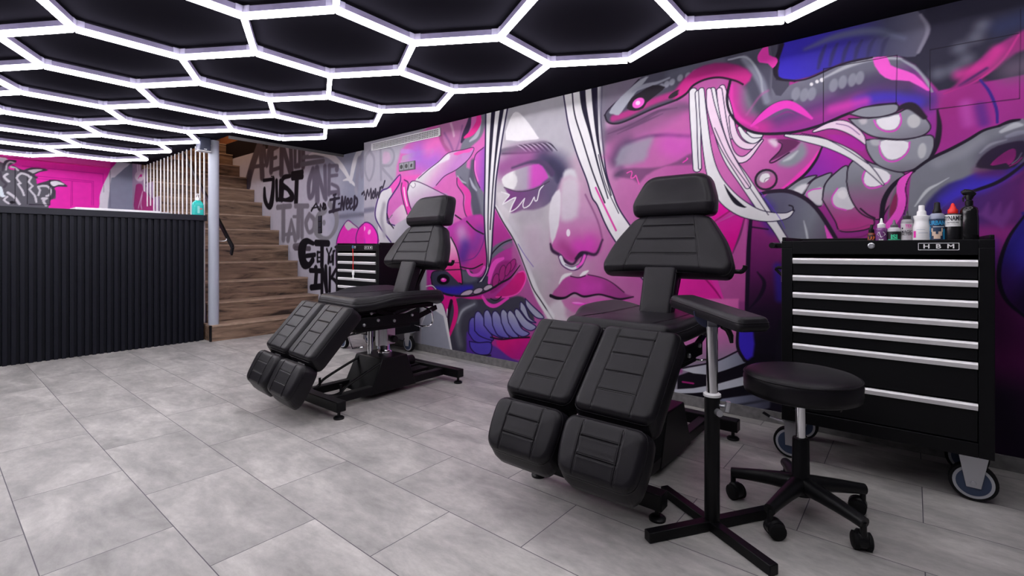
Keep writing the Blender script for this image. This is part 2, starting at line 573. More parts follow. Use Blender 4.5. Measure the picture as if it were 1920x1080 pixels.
def floor_material():
    m = bpy.data.materials.new('grey_stone_tiles'); m.use_nodes = True
    nt = m.node_tree; b = nt.nodes['Principled BSDF']; L = nt.links.new
    tc = nt.nodes.new('ShaderNodeTexCoord')
    mp = nt.nodes.new('ShaderNodeMapping'); mp.inputs['Location'].default_value = (0.318, -0.2305, 0)
    L(tc.outputs['Object'], mp.inputs['Vector'])
    br = nt.nodes.new('ShaderNodeTexBrick')
    br.offset = 0.5; br.offset_frequency = 2; br.squash = 1.0
    br.inputs['Scale'].default_value = 1.0; br.inputs['Mortar Size'].default_value = 0.0016; br.inputs['Mortar Smooth'].default_value = 0.1
    br.inputs['Brick Width'].default_value = 0.695; br.inputs['Row Height'].default_value = 0.3487; br.inputs['Bias'].default_value = 0.0
    br.inputs['Color1'].default_value = (0.0, 0, 0, 1); br.inputs['Color2'].default_value = (1, 1, 1, 1); br.inputs['Mortar'].default_value = (0.5, 0.5, 0.5, 1)
    L(mp.outputs['Vector'], br.inputs['Vector'])
    # a different patch of stone on every tile
    off = nt.nodes.new('ShaderNodeVectorMath'); off.operation = 'SCALE'; off.inputs['Scale'].default_value = 37.0
    L(br.outputs['Color'], off.inputs[0])
    ad = nt.nodes.new('ShaderNodeVectorMath'); ad.operation = 'ADD'
    L(tc.outputs['Object'], ad.inputs[0]); L(off.outputs['Vector'], ad.inputs[1])
    st = nt.nodes.new('ShaderNodeMapping'); st.inputs['Scale'].default_value = (1.0, 2.0, 1.0)
    L(ad.outputs['Vector'], st.inputs['Vector'])
    n1 = nt.nodes.new('ShaderNodeTexNoise'); n1.inputs['Scale'].default_value = 2.6; n1.inputs['Detail'].default_value = 7; n1.inputs['Roughness'].default_value = 0.62; n1.inputs['Distortion'].default_value = 0.4
    n2 = nt.nodes.new('ShaderNodeTexNoise'); n2.inputs['Scale'].default_value = 15; n2.inputs['Detail'].default_value = 6; n2.inputs['Roughness'].default_value = 0.7
    L(st.outputs['Vector'], n1.inputs['Vector']); L(st.outputs['Vector'], n2.inputs['Vector'])
    r1 = nt.nodes.new('ShaderNodeValToRGB')
    e = r1.color_ramp.elements
    e[0].position = 0.30; e[0].color = (0.285, 0.279, 0.268, 1)
    e[1].position = 0.72; e[1].color = (0.585, 0.565, 0.540, 1)
    q = r1.color_ramp.elements.new(0.5); q.color = (0.41, 0.398, 0.383, 1)
    L(n1.outputs['Fac'], r1.inputs['Fac'])
    mr = nt.nodes.new('ShaderNodeMapRange'); mr.inputs['From Min'].default_value = 0.3; mr.inputs['From Max'].default_value = 0.7
    mr.inputs['To Min'].default_value = 0.84; mr.inputs['To Max'].default_value = 1.14
    L(n2.outputs['Fac'], mr.inputs['Value'])
    sc = nt.nodes.new('ShaderNodeVectorMath'); sc.operation = 'SCALE'
    L(r1.outputs['Color'], sc.inputs[0]); L(mr.outputs['Result'], sc.inputs['Scale'])
    mx = nt.nodes.new('ShaderNodeMix'); mx.data_type = 'RGBA'
    L(br.outputs['Fac'], mx.inputs['Factor']); L(sc.outputs['Vector'], mx.inputs['A'])
    mx.inputs['B'].default_value = (0.075, 0.065, 0.085, 1)
    L(mx.outputs['Result'], b.inputs['Base Color'])
    rr = nt.nodes.new('ShaderNodeMapRange'); rr.inputs['To Min'].default_value = 0.36; rr.inputs['To Max'].default_value = 0.55
    L(n2.outputs['Fac'], rr.inputs['Value']); L(rr.outputs['Result'], b.inputs['Roughness'])
    b.inputs['Specular IOR Level'].default_value = 0.35
    bp = nt.nodes.new('ShaderNodeBump'); bp.inputs['Strength'].default_value = 0.15; bp.inputs['Distance'].default_value = 0.002
    iv = nt.nodes.new('ShaderNodeMath'); iv.operation = 'SUBTRACT'; L(n2.outputs['Fac'], iv.inputs[0]); L(br.outputs['Fac'], iv.inputs[1])
    L(iv.outputs['Value'], bp.inputs['Height']); L(bp.outputs['Normal'], b.inputs['Normal'])
    return m


def wood_material():
    m = bpy.data.materials.new('oak_step_boards'); m.use_nodes = True
    nt = m.node_tree; b = nt.nodes['Principled BSDF']; L = nt.links.new
    tc = nt.nodes.new('ShaderNodeTexCoord'); oi = nt.nodes.new('ShaderNodeObjectInfo')
    ad = nt.nodes.new('ShaderNodeVectorMath'); ad.operation = 'ADD'
    sc0 = nt.nodes.new('ShaderNodeMath'); sc0.operation = 'MULTIPLY'; sc0.inputs[1].default_value = 23.0
    L(oi.outputs['Random'], sc0.inputs[0])
    L(tc.outputs['Object'], ad.inputs[0]); L(sc0.outputs['Value'], ad.inputs[1])
    mp = nt.nodes.new('ShaderNodeMapping'); mp.inputs['Scale'].default_value = (9.0, 1.1, 9.0)
    L(ad.outputs['Vector'], mp.inputs['Vector'])
    n1 = nt.nodes.new('ShaderNodeTexNoise'); n1.inputs['Scale'].default_value = 1.6; n1.inputs['Detail'].default_value = 8; n1.inputs['Roughness'].default_value = 0.62; n1.inputs['Distortion'].default_value = 1.1
    L(mp.outputs['Vector'], n1.inputs['Vector'])
    r = nt.nodes.new('ShaderNodeValToRGB'); e = r.color_ramp.elements
    e[0].position = 0.33; e[0].color = (0.030, 0.020, 0.015, 1)
    e[1].position = 0.68; e[1].color = (0.37, 0.25, 0.17, 1)
    q = e.new(0.45); q.color = (0.185, 0.118, 0.080, 1)
    L(n1.outputs['Fac'], r.inputs['Fac'])
    n2 = nt.nodes.new('ShaderNodeTexNoise'); n2.inputs['Scale'].default_value = 9; n2.inputs['Detail'].default_value = 5
    L(mp.outputs['Vector'], n2.inputs['Vector'])
    mr = nt.nodes.new('ShaderNodeMapRange'); mr.inputs['To Min'].default_value = 0.75; mr.inputs['To Max'].default_value = 1.2
    L(n2.outputs['Fac'], mr.inputs['Value'])
    sc = nt.nodes.new('ShaderNodeVectorMath'); sc.operation = 'SCALE'
    L(r.outputs['Color'], sc.inputs[0]); L(mr.outputs['Result'], sc.inputs['Scale'])
    L(sc.outputs['Vector'], b.inputs['Base Color'])
    b.inputs['Roughness'].default_value = 0.5
    return m


M['floor'] = floor_material()
M['wood'] = wood_material()
M['nosing'] = mat('pale_oak_edge', (0.42, 0.30, 0.22), 0.45, vary=0.15, vary_scale=12)
X0, X1, Y0 = -10.2, 1.9, -2.6                                        # extents of the shell

fl = MB().box(X0, X1, Y0 - 0.1, RECESS_Y + 0.1, -0.06, 0.0).build('floor', M['floor'], smooth=False)
structure(fl, 'grey stone-look tiled floor of long staggered tiles', 'floor')
OPEN_X = -5.47
ce = MB().box(-8.3, X1, Y0 - 0.1, 2.03, CEIL, CEIL + 0.12).box(X0, -8.3, Y0 - 0.1, 2.03, CEIL + 0.11, CEIL + 0.23).box(OPEN_X, X1, 2.03, RECESS_Y + 0.1, CEIL, CEIL + 0.12).build('ceiling', M['ceiling'], smooth=False)
structure(ce, 'matt black ceiling behind the honeycomb of light tubes', 'ceiling')
structure(MB().box(X0, X1, Y0 - 0.12, Y0, 0, CEIL).build('wall_front', M['dark_wall'], smooth=False), 'dark wall behind the viewer', 'wall')
structure(MB().box(X1, X1 + 0.1, Y0 - 0.1, RECESS_Y + 0.1, 0, CEIL).build('wall_end', M['dark_wall'], smooth=False), 'dark end wall beyond the open side of the studio', 'wall')
well = MB()
well.box(X0, OPEN_X, 1.95, 2.03, CEIL + 0.12, 3.9)                   # stairwell above the ceiling
well.box(OPEN_X, OPEN_X + 0.08, 1.95, RECESS_Y, CEIL + 0.12, 3.9)
well.box(X0 - 0.08, X0, 1.95, RECESS_Y, 2.4, 3.9)
well.box(X0 - 0.08, OPEN_X + 0.08, 1.95, RECESS_Y + 0.06, 3.9, 3.98)
structure(well.build('wall_stairwell', M['plaster_brown'], smooth=False), 'brown plastered stairwell above the ceiling opening', 'wall')
structure(MB().box(OPEN_X - 0.012, OPEN_X, 2.03, RECESS_Y, CEIL - 0.03, CEIL + 0.12).build('trim_1', mat('dull_grey_edge', (0.13, 0.125, 0.13), 0.6), smooth=False), 'pale edge strip of the ceiling opening over the stairs', 'trim')
bb = MB().box(-4.69, X1, WALL_Y - 0.012, WALL_Y, 0, 0.066)
structure(bb.build('baseboard_right', M['baseboard'], bevel=0.002), 'grey stone baseboard along the painted wall', 'baseboard')

# staircase: one solid block per step
stairs = bpy.data.objects.new('staircase', None); COL.objects.link(stairs); stairs.location = (-5.8, 2.03, 0)
structure(stairs, 'oak staircase rising beside the lettered wall behind the round pillar', 'staircase')
for k in range(1, N_STEPS + 1):
    xa, xb = STEP_X(k), STEP_X(k) - 0.278
    zb = 0.0 if k == 1 else STEP_Z(k - 1)
    ya = -0.045 if k == 1 else 0.0
    sx, sy = 5.8, -2.03
    xe = xb - (0.05 if k < N_STEPS else 0.6)
    s_ = MB().box(xe + sx, xa + sx, ya, RECESS_Y - 0.002 + sy, zb, STEP_Z(k) - 0.022).build('step', M['wood'], stairs, bevel=0.002)
    MB().box(xe + sx + 0.05, xa + sx + 0.008, ya, RECESS_Y - 0.002 + sy, STEP_Z(k) - 0.022, STEP_Z(k)).build('nosing', M['nosing'], s_, bevel=0.003)
MB().box(-5.83 + 5.8, -5.797 + 5.8, -0.062, -0.046, 0, 0.17).build('end_cap', M['black_plastic'], stairs)

pil = MB().lathe([(0.051, STEP_Z(1)), (0.051, CEIL)], 32).build('pillar', M['pillar'], loc=(-5.865, 2.024, 0))
structure(pil, 'round pale blue-grey pillar at the foot of the stairs', 'pillar')


def grid_u(a, b, s0, s1):                                            # spacing runs from s0 at a to s1 at b
    out = [a]
    while out[-1] < b:
        t = (out[-1] - a) / (b - a); out.append(out[-1] + s0 + (s1 - s0) * t)
    out = np.array(out); return a + (out - a) * (b - a) / (out[-1] - a)

up_ = bpy.data.lights.new('upstairs_lamp', 'POINT'); up_.energy = 26; up_.color = (1.0, 0.72, 0.50); up_.shadow_soft_size = 0.15
upo = bpy.data.objects.new('upstairs_lamp', up_); COL.objects.link(upo); upo.location = (-8.4, 2.6, 3.55)

# ------------------------------------------------------------------ lettered wall beside the stairs
GAIN = 0.86
W_, LG, MG, DG, BK = (226, 225, 230), (182, 182, 198), (140, 138, 150), (96, 92, 104), (20, 18, 28)
c = Paint('y', RECESS_Y, grid_u(-10.2, -4.60, 0.0075, 0.0065), grid_u(0, 3.9, 0.006, 0.0075), (198, 196, 212))
c.lw = 0.74
c.org(0, 0, 1)
c.spray((146, 150, 172), 70, '615,285 655,290 665,350 650,410', 0.9)
# dark beam and brown wall above the stairs
c.org(0, 0, 1)
zz = c.zs[:, None] * np.ones((1, len(c.us)))
uu = np.ones((len(c.zs), 1)) * c.us[None, :]
up1 = zz > 2.52; up2 = zz > 2.80
c.a[up1] = (26, 22, 28); c.a[up2] = (150, 100, 70)
c.org(380, 240, 6)
# AVENUE
g = (92, 84, 96)
c.line(g, 15, '640,190 600,300 560,420 520,560 510,620', 1.2)
c.line(g, 12, '650,190 660,330 670,540', 1.2)
c.line(g, 10, '540,440 700,420', 1.2)
c.line((70, 64, 78), 11, '530,520 515,640', 1.2)
c.line(g, 10, '690,240 720,420 740,300 760,190', 1.2)
c.line(g, 10, '780,200 770,480', 1.2); c.line(g, 9, '770,250 850,210', 1.2); c.line(g, 9, '770,350 830,330', 1.2); c.line(g, 10, '760,480 860,450', 1.2)
c.line(g, 11, '890,190 885,510', 1.2); c.line(g, 11, '900,200 980,480', 1.2); c.line(g, 10, '990,200 1000,470', 1.2)
c.line(g, 8, '1040,220 1040,430 1090,420 1090,230', 1.2, 0)
c.line(g, 10, '1130,240 1130,430', 1.2); c.line((112, 108, 120), 12, '1110,410 1360,370', 1.2); c.line((112, 108, 120), 11, '1130,330 1360,310', 1.2)
# white swoosh and arrow
c.lw = 1.05
c.line(W_, [2, 9, 11, 9, 5], '1195,300 1290,275 1430,310 1560,430 1660,590', 0.9)
c.line(W_, [9, 8, 6], '1775,235 1710,380 1665,590', 0.9)
c.line(W_, [2, 6, 5, 2], '1580,590 1640,578 1690,620 1718,655', 0.9)
# JUST
c.lw = 0.74
b = BK
c.line(b, 9, '685,590 800,575', 0.8); c.line(b, [7, 9, 12, 12, 9, 6], '795,580 790,700 770,850 735,880 700,800 695,690', 0.8); c.line(b, 3, '770,545 800,545', 0.8)
c.line(b, 7, '830,600 835,800', 0.8); c.line(b, 7, '835,810 870,800 875,600', 0.8, 0)
c.line(b, 10, '985,540 910,560 895,640 960,690 1010,780 940,810 885,800', 0.8); c.line(b, 8, '900,660 890,800', 0.8)
c.line(b, 15, '1010,520 1120,500', 0.8); c.line(b, 15, '1010,560 1120,545', 0.8); c.line(b, 10, '1060,540 1050,830', 0.8)
# ONE
g = (112, 106, 124)
c.line(g, 10, '1240,470 1195,620 1200,770 1240,740 1255,600 1240,480', 1.3)
c.line(g, 12, '1285,460 1290,810', 1.3); c.line(g, 10, '1290,480 1370,770', 1.3); c.line(g, 9, '1375,440 1385,790', 1.3)
c.line(g, 8, '1425,430 1420,740', 1.3); c.line(g, 10, '1420,430 1510,425 1510,460', 1.3); c.line(g, 9, '1430,540 1515,530', 1.3); c.line(g, 11, '1420,730 1530,720', 1.3); c.line(g, 8, '1450,630 1520,670 1530,740', 1.3)
# grey M and O near the corner
c.line((150, 148, 166), 9, '1730,690 1750,400 1770,360 1790,560 1830,360', 2.0)
c.line((165, 163, 178), 8, '1720,690 1730,730', 2.0)
c.org(380, 220, 4)
# TATTOO
g = (128, 124, 136)
c.line(g, 14, '560,675 660,665', 1.3); c.line(g, 10, '605,680 605,910', 1.3)
c.line(g, 10, '640,915 665,770 695,915', 1.3, 0); c.line(g, 9, '620,880 690,870', 1.3)
c.line(g, 13, '695,665 790,665', 1.3); c.line(g, 10, '720,680 715,890', 1.3); c.line(g, 8, '680,745 735,745', 1.3)
c.line(g, 9, '745,690 745,890', 1.3)
c.line(g, 9, '800,730 775,790 795,860 830,840 835,770 800,730', 1.3)
g2 = (138, 138, 146)
c.line(g2, [13, 12, 10, 9, 12, 14, 13, 13], '950,650 1000,720 1000,820 950,900 890,900 850,840 870,740 920,700', 1.3)
c.ell(g2, 910, 790, 12, 22)
# AND I NEED
c.line(b, 4.5, '815,700 850,645 870,690', 0.7, 0); c.line(b, 4, '820,682 870,672', 0.7); c.line(b, 4, '880,695 882,650 900,690 905,648', 0.7, 0); c.line(b, 4, '912,650 910,690 925,680 920,655 912,650', 0.7, 0)
k = (46, 40, 56)
c.line(k, 7, '955,620 1025,605', 0.8); c.line(k, 7, '990,610 980,700', 0.8); c.line(k, 8, '950,710 1025,690', 0.8); c.line(k, 6, '980,585 1000,578', 0.8)
c.line(k, 4.5, '1018,650 1030,645', 0.7); c.line(k, 4.5, '1036,690 1046,600', 0.7); c.line(k, 4.5, '1046,600 1056,688', 0.7); c.line(k, 4.5, '1056,688 1070,600', 0.7)
for ox in (1078, 1104):
    c.line(k, 4.2, ' '.join('%d,%d' % (ox + a, q) for a, q in ((2, 652), (14, 640), (15, 615), (7, 612), (0, 640), (1, 678), (9, 688), (20, 672))), 0.7, 3)
c.line(k, 5, '1140,595 1134,690', 0.7); c.line(k, 5, '1138,595 1158,615 1156,655 1134,690', 0.7)
c.line(k, 5, '1195,575 1215,555 1215,585', 0.8)
# dark smear
c.line((120, 120, 138), 11, '1030,745 1190,728 1250,725', 4)
# GET YOUR INK
c.org(460, 400, 5.14)
c.line((112, 104, 116), 15, '470,320 540,310', 1.0); c.line((96, 90, 102), 13, '480,335 620,340', 1.0)
c.line(b, [11, 16, 20, 19, 16, 13], '655,290 590,270 545,350 560,470 610,500 650,450', 0.8)
c.line(b, 12, '590,410 670,400', 0.8)
c.line(b, 17, '680,285 800,290', 0.8); c.line(b, 9, '740,300 738,500', 0.8)
c.line(b, 4.5, '722,375 695,375 695,465 722,465', 0.8, 0); c.line(b, 4, '695,425 720,425', 0.8)
c.line(b, 4.5, '785,345 805,400 830,340', 0.8, 0); c.line(b, 4.5, '805,400 800,480', 0.8); c.line(b, 4, '815,420 815,470 835,465 835,410', 0.8, 0); c.line(b, 4.5, '845,490 848,370 862,360', 0.8, 0)
c.line(b, 4, '680,505 668,520 690,520 680,505', 0.8); c.line(b, 13, '625,550 720,555', 0.8); c.line(b, 9, '685,560 675,700', 0.8); c.line(b, 16, '635,715 720,705', 0.8)
c.line(b, 7, '738,530 738,770', 0.8); c.line(b, 8, '745,540 785,750', 0.8); c.line(b, 7, '775,515 785,755', 0.8)
c.line(b, 6, '815,530 812,750', 0.8); c.line(b, [6, 7, 6], '875,535 835,610 820,630', 0.8); c.line(b, [6, 8, 7], '830,620 875,660 905,740', 0.8)
# pink nail painted across the corner
PK = (240, 40, 185)
c.org(380, 220, 4)
c.fill((245, 55, 195), '1005,950 1020,880 1050,820 1090,775 1130,800 1165,830 1150,880 1150,960 1200,1100 1100,1300 1005,1180', 1.0, ((190, 70, 200), (1080, 950), (1080, 1120)))
c.fill((205, 200, 205), '1062,805 1090,777 1150,815 1160,835 1120,830 1090,850', 1.2, None, 2)
c.line((90, 30, 110), 2, '1020,1250 1000,1100 1003,950 1020,880 1050,820 1090,773 1130,800 1167,830', 0.8)
c.fill((245, 50, 190), '1150,960 1152,900 1170,830 1220,790 1300,830 1300,960', 1.0)
c.line((90, 30, 110), 2, '1152,950 1150,900 1170,835 1210,795', 0.8)
o = c.mesh('wall_stair', M['mural'], gain=GAIN)
structure(o, 'pale wall lettered in black and grey graffiti beside the stairs', 'wall')

# ------------------------------------------------------------------ pink wall behind the counter
c = Paint('x', BACK_X, grid_u(-2.6, 2.03, 0.010, 0.0075), grid_u(0, CEIL + 0.11, 0.010, 0.0075), (240, 45, 180))
c.org(0, 270, 8)
c.fill((222, 222, 230), '1500,1400 1495,900 1500,760 1560,590 1620,470 1660,380 1740,290 1800,200 2400,100 2400,1500', 0.8, None, 3)
c.fill((140, 146, 165), '1655,1500 1655,600 1720,500 1820,410 1920,330 2200,200 2400,1500', 0.8, None, 3)
c.line((110, 110, 125), 1.2, '1652,395 1652,950', 0.6); c.line((150, 150, 160), 1.2, '1555,620 1555,720', 0.8)
D, G, L2 = (72, 66, 78), (98, 94, 104), (205, 203, 210)
c.fill((92, 92, 100), '-300,1400 -300,250 0,270 60,290 130,250 230,260 190,300 130,340 150,380 290,400 420,440 540,520 560,600 690,570 760,620 830,700 830,820 770,830 720,1000 720,1400', 0.8, None, 3)
c.fill(D, '330,410 420,365 540,345 640,360 720,395 600,420 520,460 470,480 400,450', 0.7, None, 3); c.fill(L2, '415,405 520,378 640,385 560,415 490,440', 0.7, None, 3)
c.fill(D, '560,600 690,560 780,530 880,540 960,590 1010,640 860,640 800,670 740,640 640,640', 0.7, None, 3); c.fill((232, 230, 236), '750,575 820,555 900,570 970,610 880,612 800,635', 0.7, None, 3)
c.fill(D, '770,640 830,690 830,760 790,830 750,820 780,740', 0.7, None, 3)
c.fill((225, 225, 232), '0,170 120,235 60,285 0,262 -200,200', 0.8, None, 2)
c.line(D, 5, '40,400 55,330 100,260 220,258', 0.7); c.line(L2, 3, '90,390 105,310 150,270 210,285', 0.7)
c.line(D, 5, '200,340 290,390 430,430 540,500', 0.7); c.line(L2, 3.5, '170,345 230,360 270,395', 0.7)
c.line(L2, 4, '420,470 320,440 250,510 310,590 270,600 330,690 360,770', 0.7, 2)
c.line(L2, 4, '440,490 470,500 430,570 490,630 440,680 520,770 545,870', 0.7, 2)
c.line(L2, 4, '575,770 600,690 575,640 700,630 760,690 745,760 700,780', 0.7, 2)
c.line(L2, 5, '640,820 700,815 650,850 690,920', 0.7, 2)
c.line(L2, 5, '130,560 60,490 110,450', 0.7, 2); c.line(D, 5, '0,420 30,540 90,600 60,650', 0.7)
c.fill((215, 226, 232), '-20,640 30,650 60,760 90,780 40,800 -20,760', 0.7, None, 2)
c.line(L2, 5, '120,730 220,800 290,900', 0.7); c.line(L2, 4, '110,790 60,840 130,890', 0.7, 2)
c.ell((24, 20, 28), 180, 875, 40, 22)
for t in ('225,370 225,900', '408,490 408,900', '750,540 750,920'):
    c.line((36, 30, 42), 1.6, t, 0.5)
for t in ('540,480 1400,560', '560,520 1070,550', '1090,555 1380,580', '1070,550 1065,940', '1090,555 1085,920', '1380,580 1375,920', '1405,560 1400,920', '330,330 1550,450', '1550,450 1550,600'):
    c.line((200, 20, 145), 1.2, t, 0.5)
c.line((40, 30, 48), 1.6, '440,905 740,915', 0.5)
o = c.mesh('wall_back', M['mural'], gain=1.08)
structure(o, 'hot pink wall with painted grey claws behind the counter', 'wall')
y0, z0 = on_x(0, 270 + 75 / 8, BACK_X + 0.12); y1, z1 = on_x(206, 270 + 385 / 8, BACK_X + 0.12)
M['pink'] = mat('hot_pink_paint', lin((255, 60, 180)), 0.5)
structure(MB().box(BACK_X, BACK_X + 0.1, Y0, on_x(207, 300, BACK_X + 0.1)[0], on_x(100, 303, BACK_X + 0.1)[1], CEIL + 0.11).build('trim_2', M['pink'], smooth=False), 'hot pink boxed beam along the top of the pink wall', 'trim')

# ------------------------------------------------------------------ wall under the stairs, seen past the counter
c = Paint('y', 2.022, grid_u(-9.05, -5.86, 0.009, 0.02), grid_u(0, 2.3, 0.02, 0.008), (182, 164, 192))
c.org(250, 240, 6.354)
c.ell((236, 234, 240), 75, 575, 58, 62); c.fill((240, 45, 180), '55,600 85,550 105,555 100,585 75,580 60,605', 0.5, None, 0)
c.line((236, 234, 240), 3, '50,450 55,520', 0.6); c.line((236, 234, 240), 2.5, '75,450 78,520', 0.6)
c.fill((178, 52, 132), '20,1000 25,720 45,670 90,665 110,690 120,750 150,770 200,830 245,850 245,1000', 0.7, None, 3)
c.line((226, 200, 226), 1.5, '60,950 90,830 110,760', 0.6); c.line((226, 200, 226), 1.5, '100,960 90,900 105,800', 0.6)
c.line((50, 40, 60), 1.8, '150,655 180,620 230,612', 0.6); c.line((50, 40, 60), 1.2, '150,690 170,700 165,740 190,800 235,850', 0.6)
def under(U, Z):
    k = np.clip(np.floor((-5.80 - U) / 0.278) + 1, 1, N_STEPS)
    return Z < 0.175 + 0.2188 * (k - 1) - 0.01
o = c.mesh('wall_under_stairs', M['mural'], keep=under, gain=GAIN)
structure(o, 'pale lilac wall under the stairs with a magenta painting', 'wall')

# ------------------------------------------------------------------ mural wall
c = Paint('y', WALL_Y, grid_u(-4.69, 1.9, 0.0052, 0.0028), grid_u(0, CEIL, 0.0033, 0.0033), (172, 168, 180))
WH, IV, INK, PLUM, HOT, MAG, MAUVE, VIO, BLU = (232, 230, 232), (214, 208, 212), (34, 26, 42), (74, 40, 84), (240, 62, 186), (200, 52, 160), (190, 108, 165), (120, 60, 165), (58, 42, 180)
# --- grounds, left to right
c.org(0, 0, 1)
c.fill((196, 62, 160), '800,200 960,180 1000,700 800,700', 3, ((178, 52, 150), (880, 250), (900, 640)), 0)
c.fill((216, 106, 182), '752,282 775,264 800,240 880,200 930,200 925,420 850,470 770,430 742,350', 4, None, 2)
c.fill((188, 104, 164), '960,160 1480,60 1480,700 960,700', 5, ((170, 74, 150), (1150, 200), (1420, 560)), 0)
c.fill((176, 52, 144), '1440,40 2200,-100 2200,1000 1440,1000', 14, ([(0.35, (160, 50, 142)), (0.7, (120, 38, 112)), (1.0, (60, 24, 66))], (1600, 150), (1880, 800)), 0)
# --- upper left: vent corner, O R, drips
c.org(680, 210, 4.5)
c.line((150, 148, 160), 4, '60,330 25,380 20,500 55,580 90,500 95,390 60,330', 1.2)
c.line((150, 148, 160), 4, '150,300 155,570', 1.2); c.line((150, 148, 160), 4, '150,300 240,310 265,380 230,450 160,460 250,570', 1.2)
c.fill((205, 165, 195), '175,340 225,345 235,400 200,435 170,430', 2, None, 3, 0.7)
c.line((196, 140, 212), 9, '330,330 400,335 430,345', 2); c.line((182, 158, 184), 10, '345,390 480,350 585,330', 2)
c.line((190, 150, 185), 8, '330,420 480,400', 3); c.spray((170, 105, 210), 40, '470,370 560,400 600,440', 0.9); c.spray((240, 110, 190), 26, '560,300 620,240', 0.7)
c.line((232, 95, 185), 8, '330,560 500,545', 3)
c.fill((186, 116, 166), '640,110 880,30 900,60 860,200 830,320 760,330 690,300 650,200', 2, None, 3)
c.line((150, 96, 150), 4, '690,180 730,250 760,320', 2); c.line((214, 170, 200), 4, '745,100 760,150 770,200', 1.6); c.line((150, 96, 150), 3, '840,120 820,230 790,320', 2)
c.fill((150, 66, 120), '700,330 640,210 660,160 690,260 740,330', 2, None, 3, 0.5)
# grey tentacle with pink stripe
c.line((118, 118, 132), [16, 20, 20, 16, 22, 26, 26, 24], '1010,50 970,170 890,250 860,320 830,500 900,560 960,680 985,860', 2)
c.line((86, 84, 102), [8, 12, 16, 14], '930,420 920,620 950,780 985,950', 3); c.line((86, 84, 102), [5, 8, 6], '820,560 870,640 900,680', 2)
c.line((176, 178, 190), [4, 7, 3], '995,70 965,190 905,245', 1.5); c.line((170, 172, 186), [2, 5, 3], '905,560 930,620 960,660', 1.5); c.line((170, 172, 186), [2, 4, 2], '800,540 830,580 870,600', 1.2)
c.line((60, 44, 76), [5, 9, 9, 4], '905,50 890,120 860,190 835,250', 1.2)
c.line((236, 48, 150), [8, 10, 10, 4], '980,25 975,95 925,170 860,215', 0.9)
c.line((228, 66, 168), [4, 9, 11, 11, 8], '800,560 835,625 890,700 885,820 925,930', 0.9)
c.line(PLUM, 1.8, '795,560 800,620 850,700 850,780 870,870 920,930', 0.8); c.line(INK, 2.6, '780,870 880,940 960,1000 1030,1030', 0.9)
c.fill((206, 92, 190), '1020,300 950,370 940,480 960,570 990,640 1035,650 1035,300', 1.2, ((150, 82, 185), (960, 480), (1030, 480)), 3)
c.line((240, 120, 205), 4, '945,420 945,500 970,580', 1); c.line(PLUM, 1.6, '1020,300 950,365 938,480 960,575 990,640', 0.8)
# index finger
c.fill((216, 212, 216), '440,590 480,540 560,480 640,420 725,345 850,318 935,300 925,350 880,410 790,485 690,540 620,615 590,640 500,640', 0.9, ([(0.45, (216, 170, 205)), (1, (196, 130, 200))], (600, 420), (690, 560)), 2)
c.fill((244, 88, 180), '765,355 800,335 850,318 935,300 900,340 850,345 800,365', 0.8, None, 2)
c.fill((228, 226, 230), '500,520 640,420 725,350 730,400 640,440 560,500', 2, None, 2, 0.9)
c.line(PLUM, 1.5, '470,560 560,482 640,420 725,345 850,318 935,300 925,350 880,412 790,487 690,542 620,618', 0.7)
# thumb and knuckles
c.fill((222, 219, 223), '375,660 400,600 440,582 520,610 660,680 740,720 760,1000 420,960 400,800', 0.9, ([(0.4, (206, 190, 206)), (1, (186, 140, 186))], (480, 600), (520, 800)), 2)
c.ell(WH, 425, 615, 20, 18); c.line((140, 130, 145), 1.2, '405,620 425,640 445,620 440,600', 0.6)
c.line(PLUM, 1.5, '380,660 402,598 440,582 520,610 660,680 720,710', 0.7)
c.fill((212, 108, 186), '215,760 250,700 320,640 340,760 250,870 212,930', 1, None, 2)
c.fill((208, 150, 198), '235,880 330,780 370,830 375,940 300,960 230,930', 1, ((226, 200, 216), (250, 920), (350, 820)), 2)
c.line((238, 70, 180), [8, 10, 10, 11], '355,590 345,650 362,730 392,840', 0.8); c.line((255, 205, 235), 2.4, '348,640 358,720 375,790', 0.8)
c.line(PLUM, 1.8, '330,600 325,660 345,760 375,860', 0.7); c.line(PLUM, 1.8, '350,572 385,600 375,680 395,780 415,830', 0.7)
# left hand, pink nail
c.fill((218, 216, 220), '150,680 205,650 290,600 250,690 215,760 205,870 215,930 270,955 360,900 400,960 420,1200 150,1200 130,960 105,850', 0.9, ([(0.5, (206, 202, 208)), (1, (170, 166, 178))], (120, 850), (330, 1080)), 2)
c.fill((236, 92, 188), '215,645 265,580 315,530 312,590 290,640 250,690 240,640', 0.8, None, 2)
c.line((70, 40, 110), 2.2, '240,1100 140,960 105,850 150,680 215,640 268,578 316,530 312,600 250,700 215,760 205,870 215,935 270,958', 0.8)
c.line(INK, 2, '205,860 225,930 260,980', 0.8); c.line((120, 110, 124), 1.6, '205,930 240,880 250,870', 0.8)
c.line((170, 165, 176), 6, '180,780 160,900 185,1040', 3)
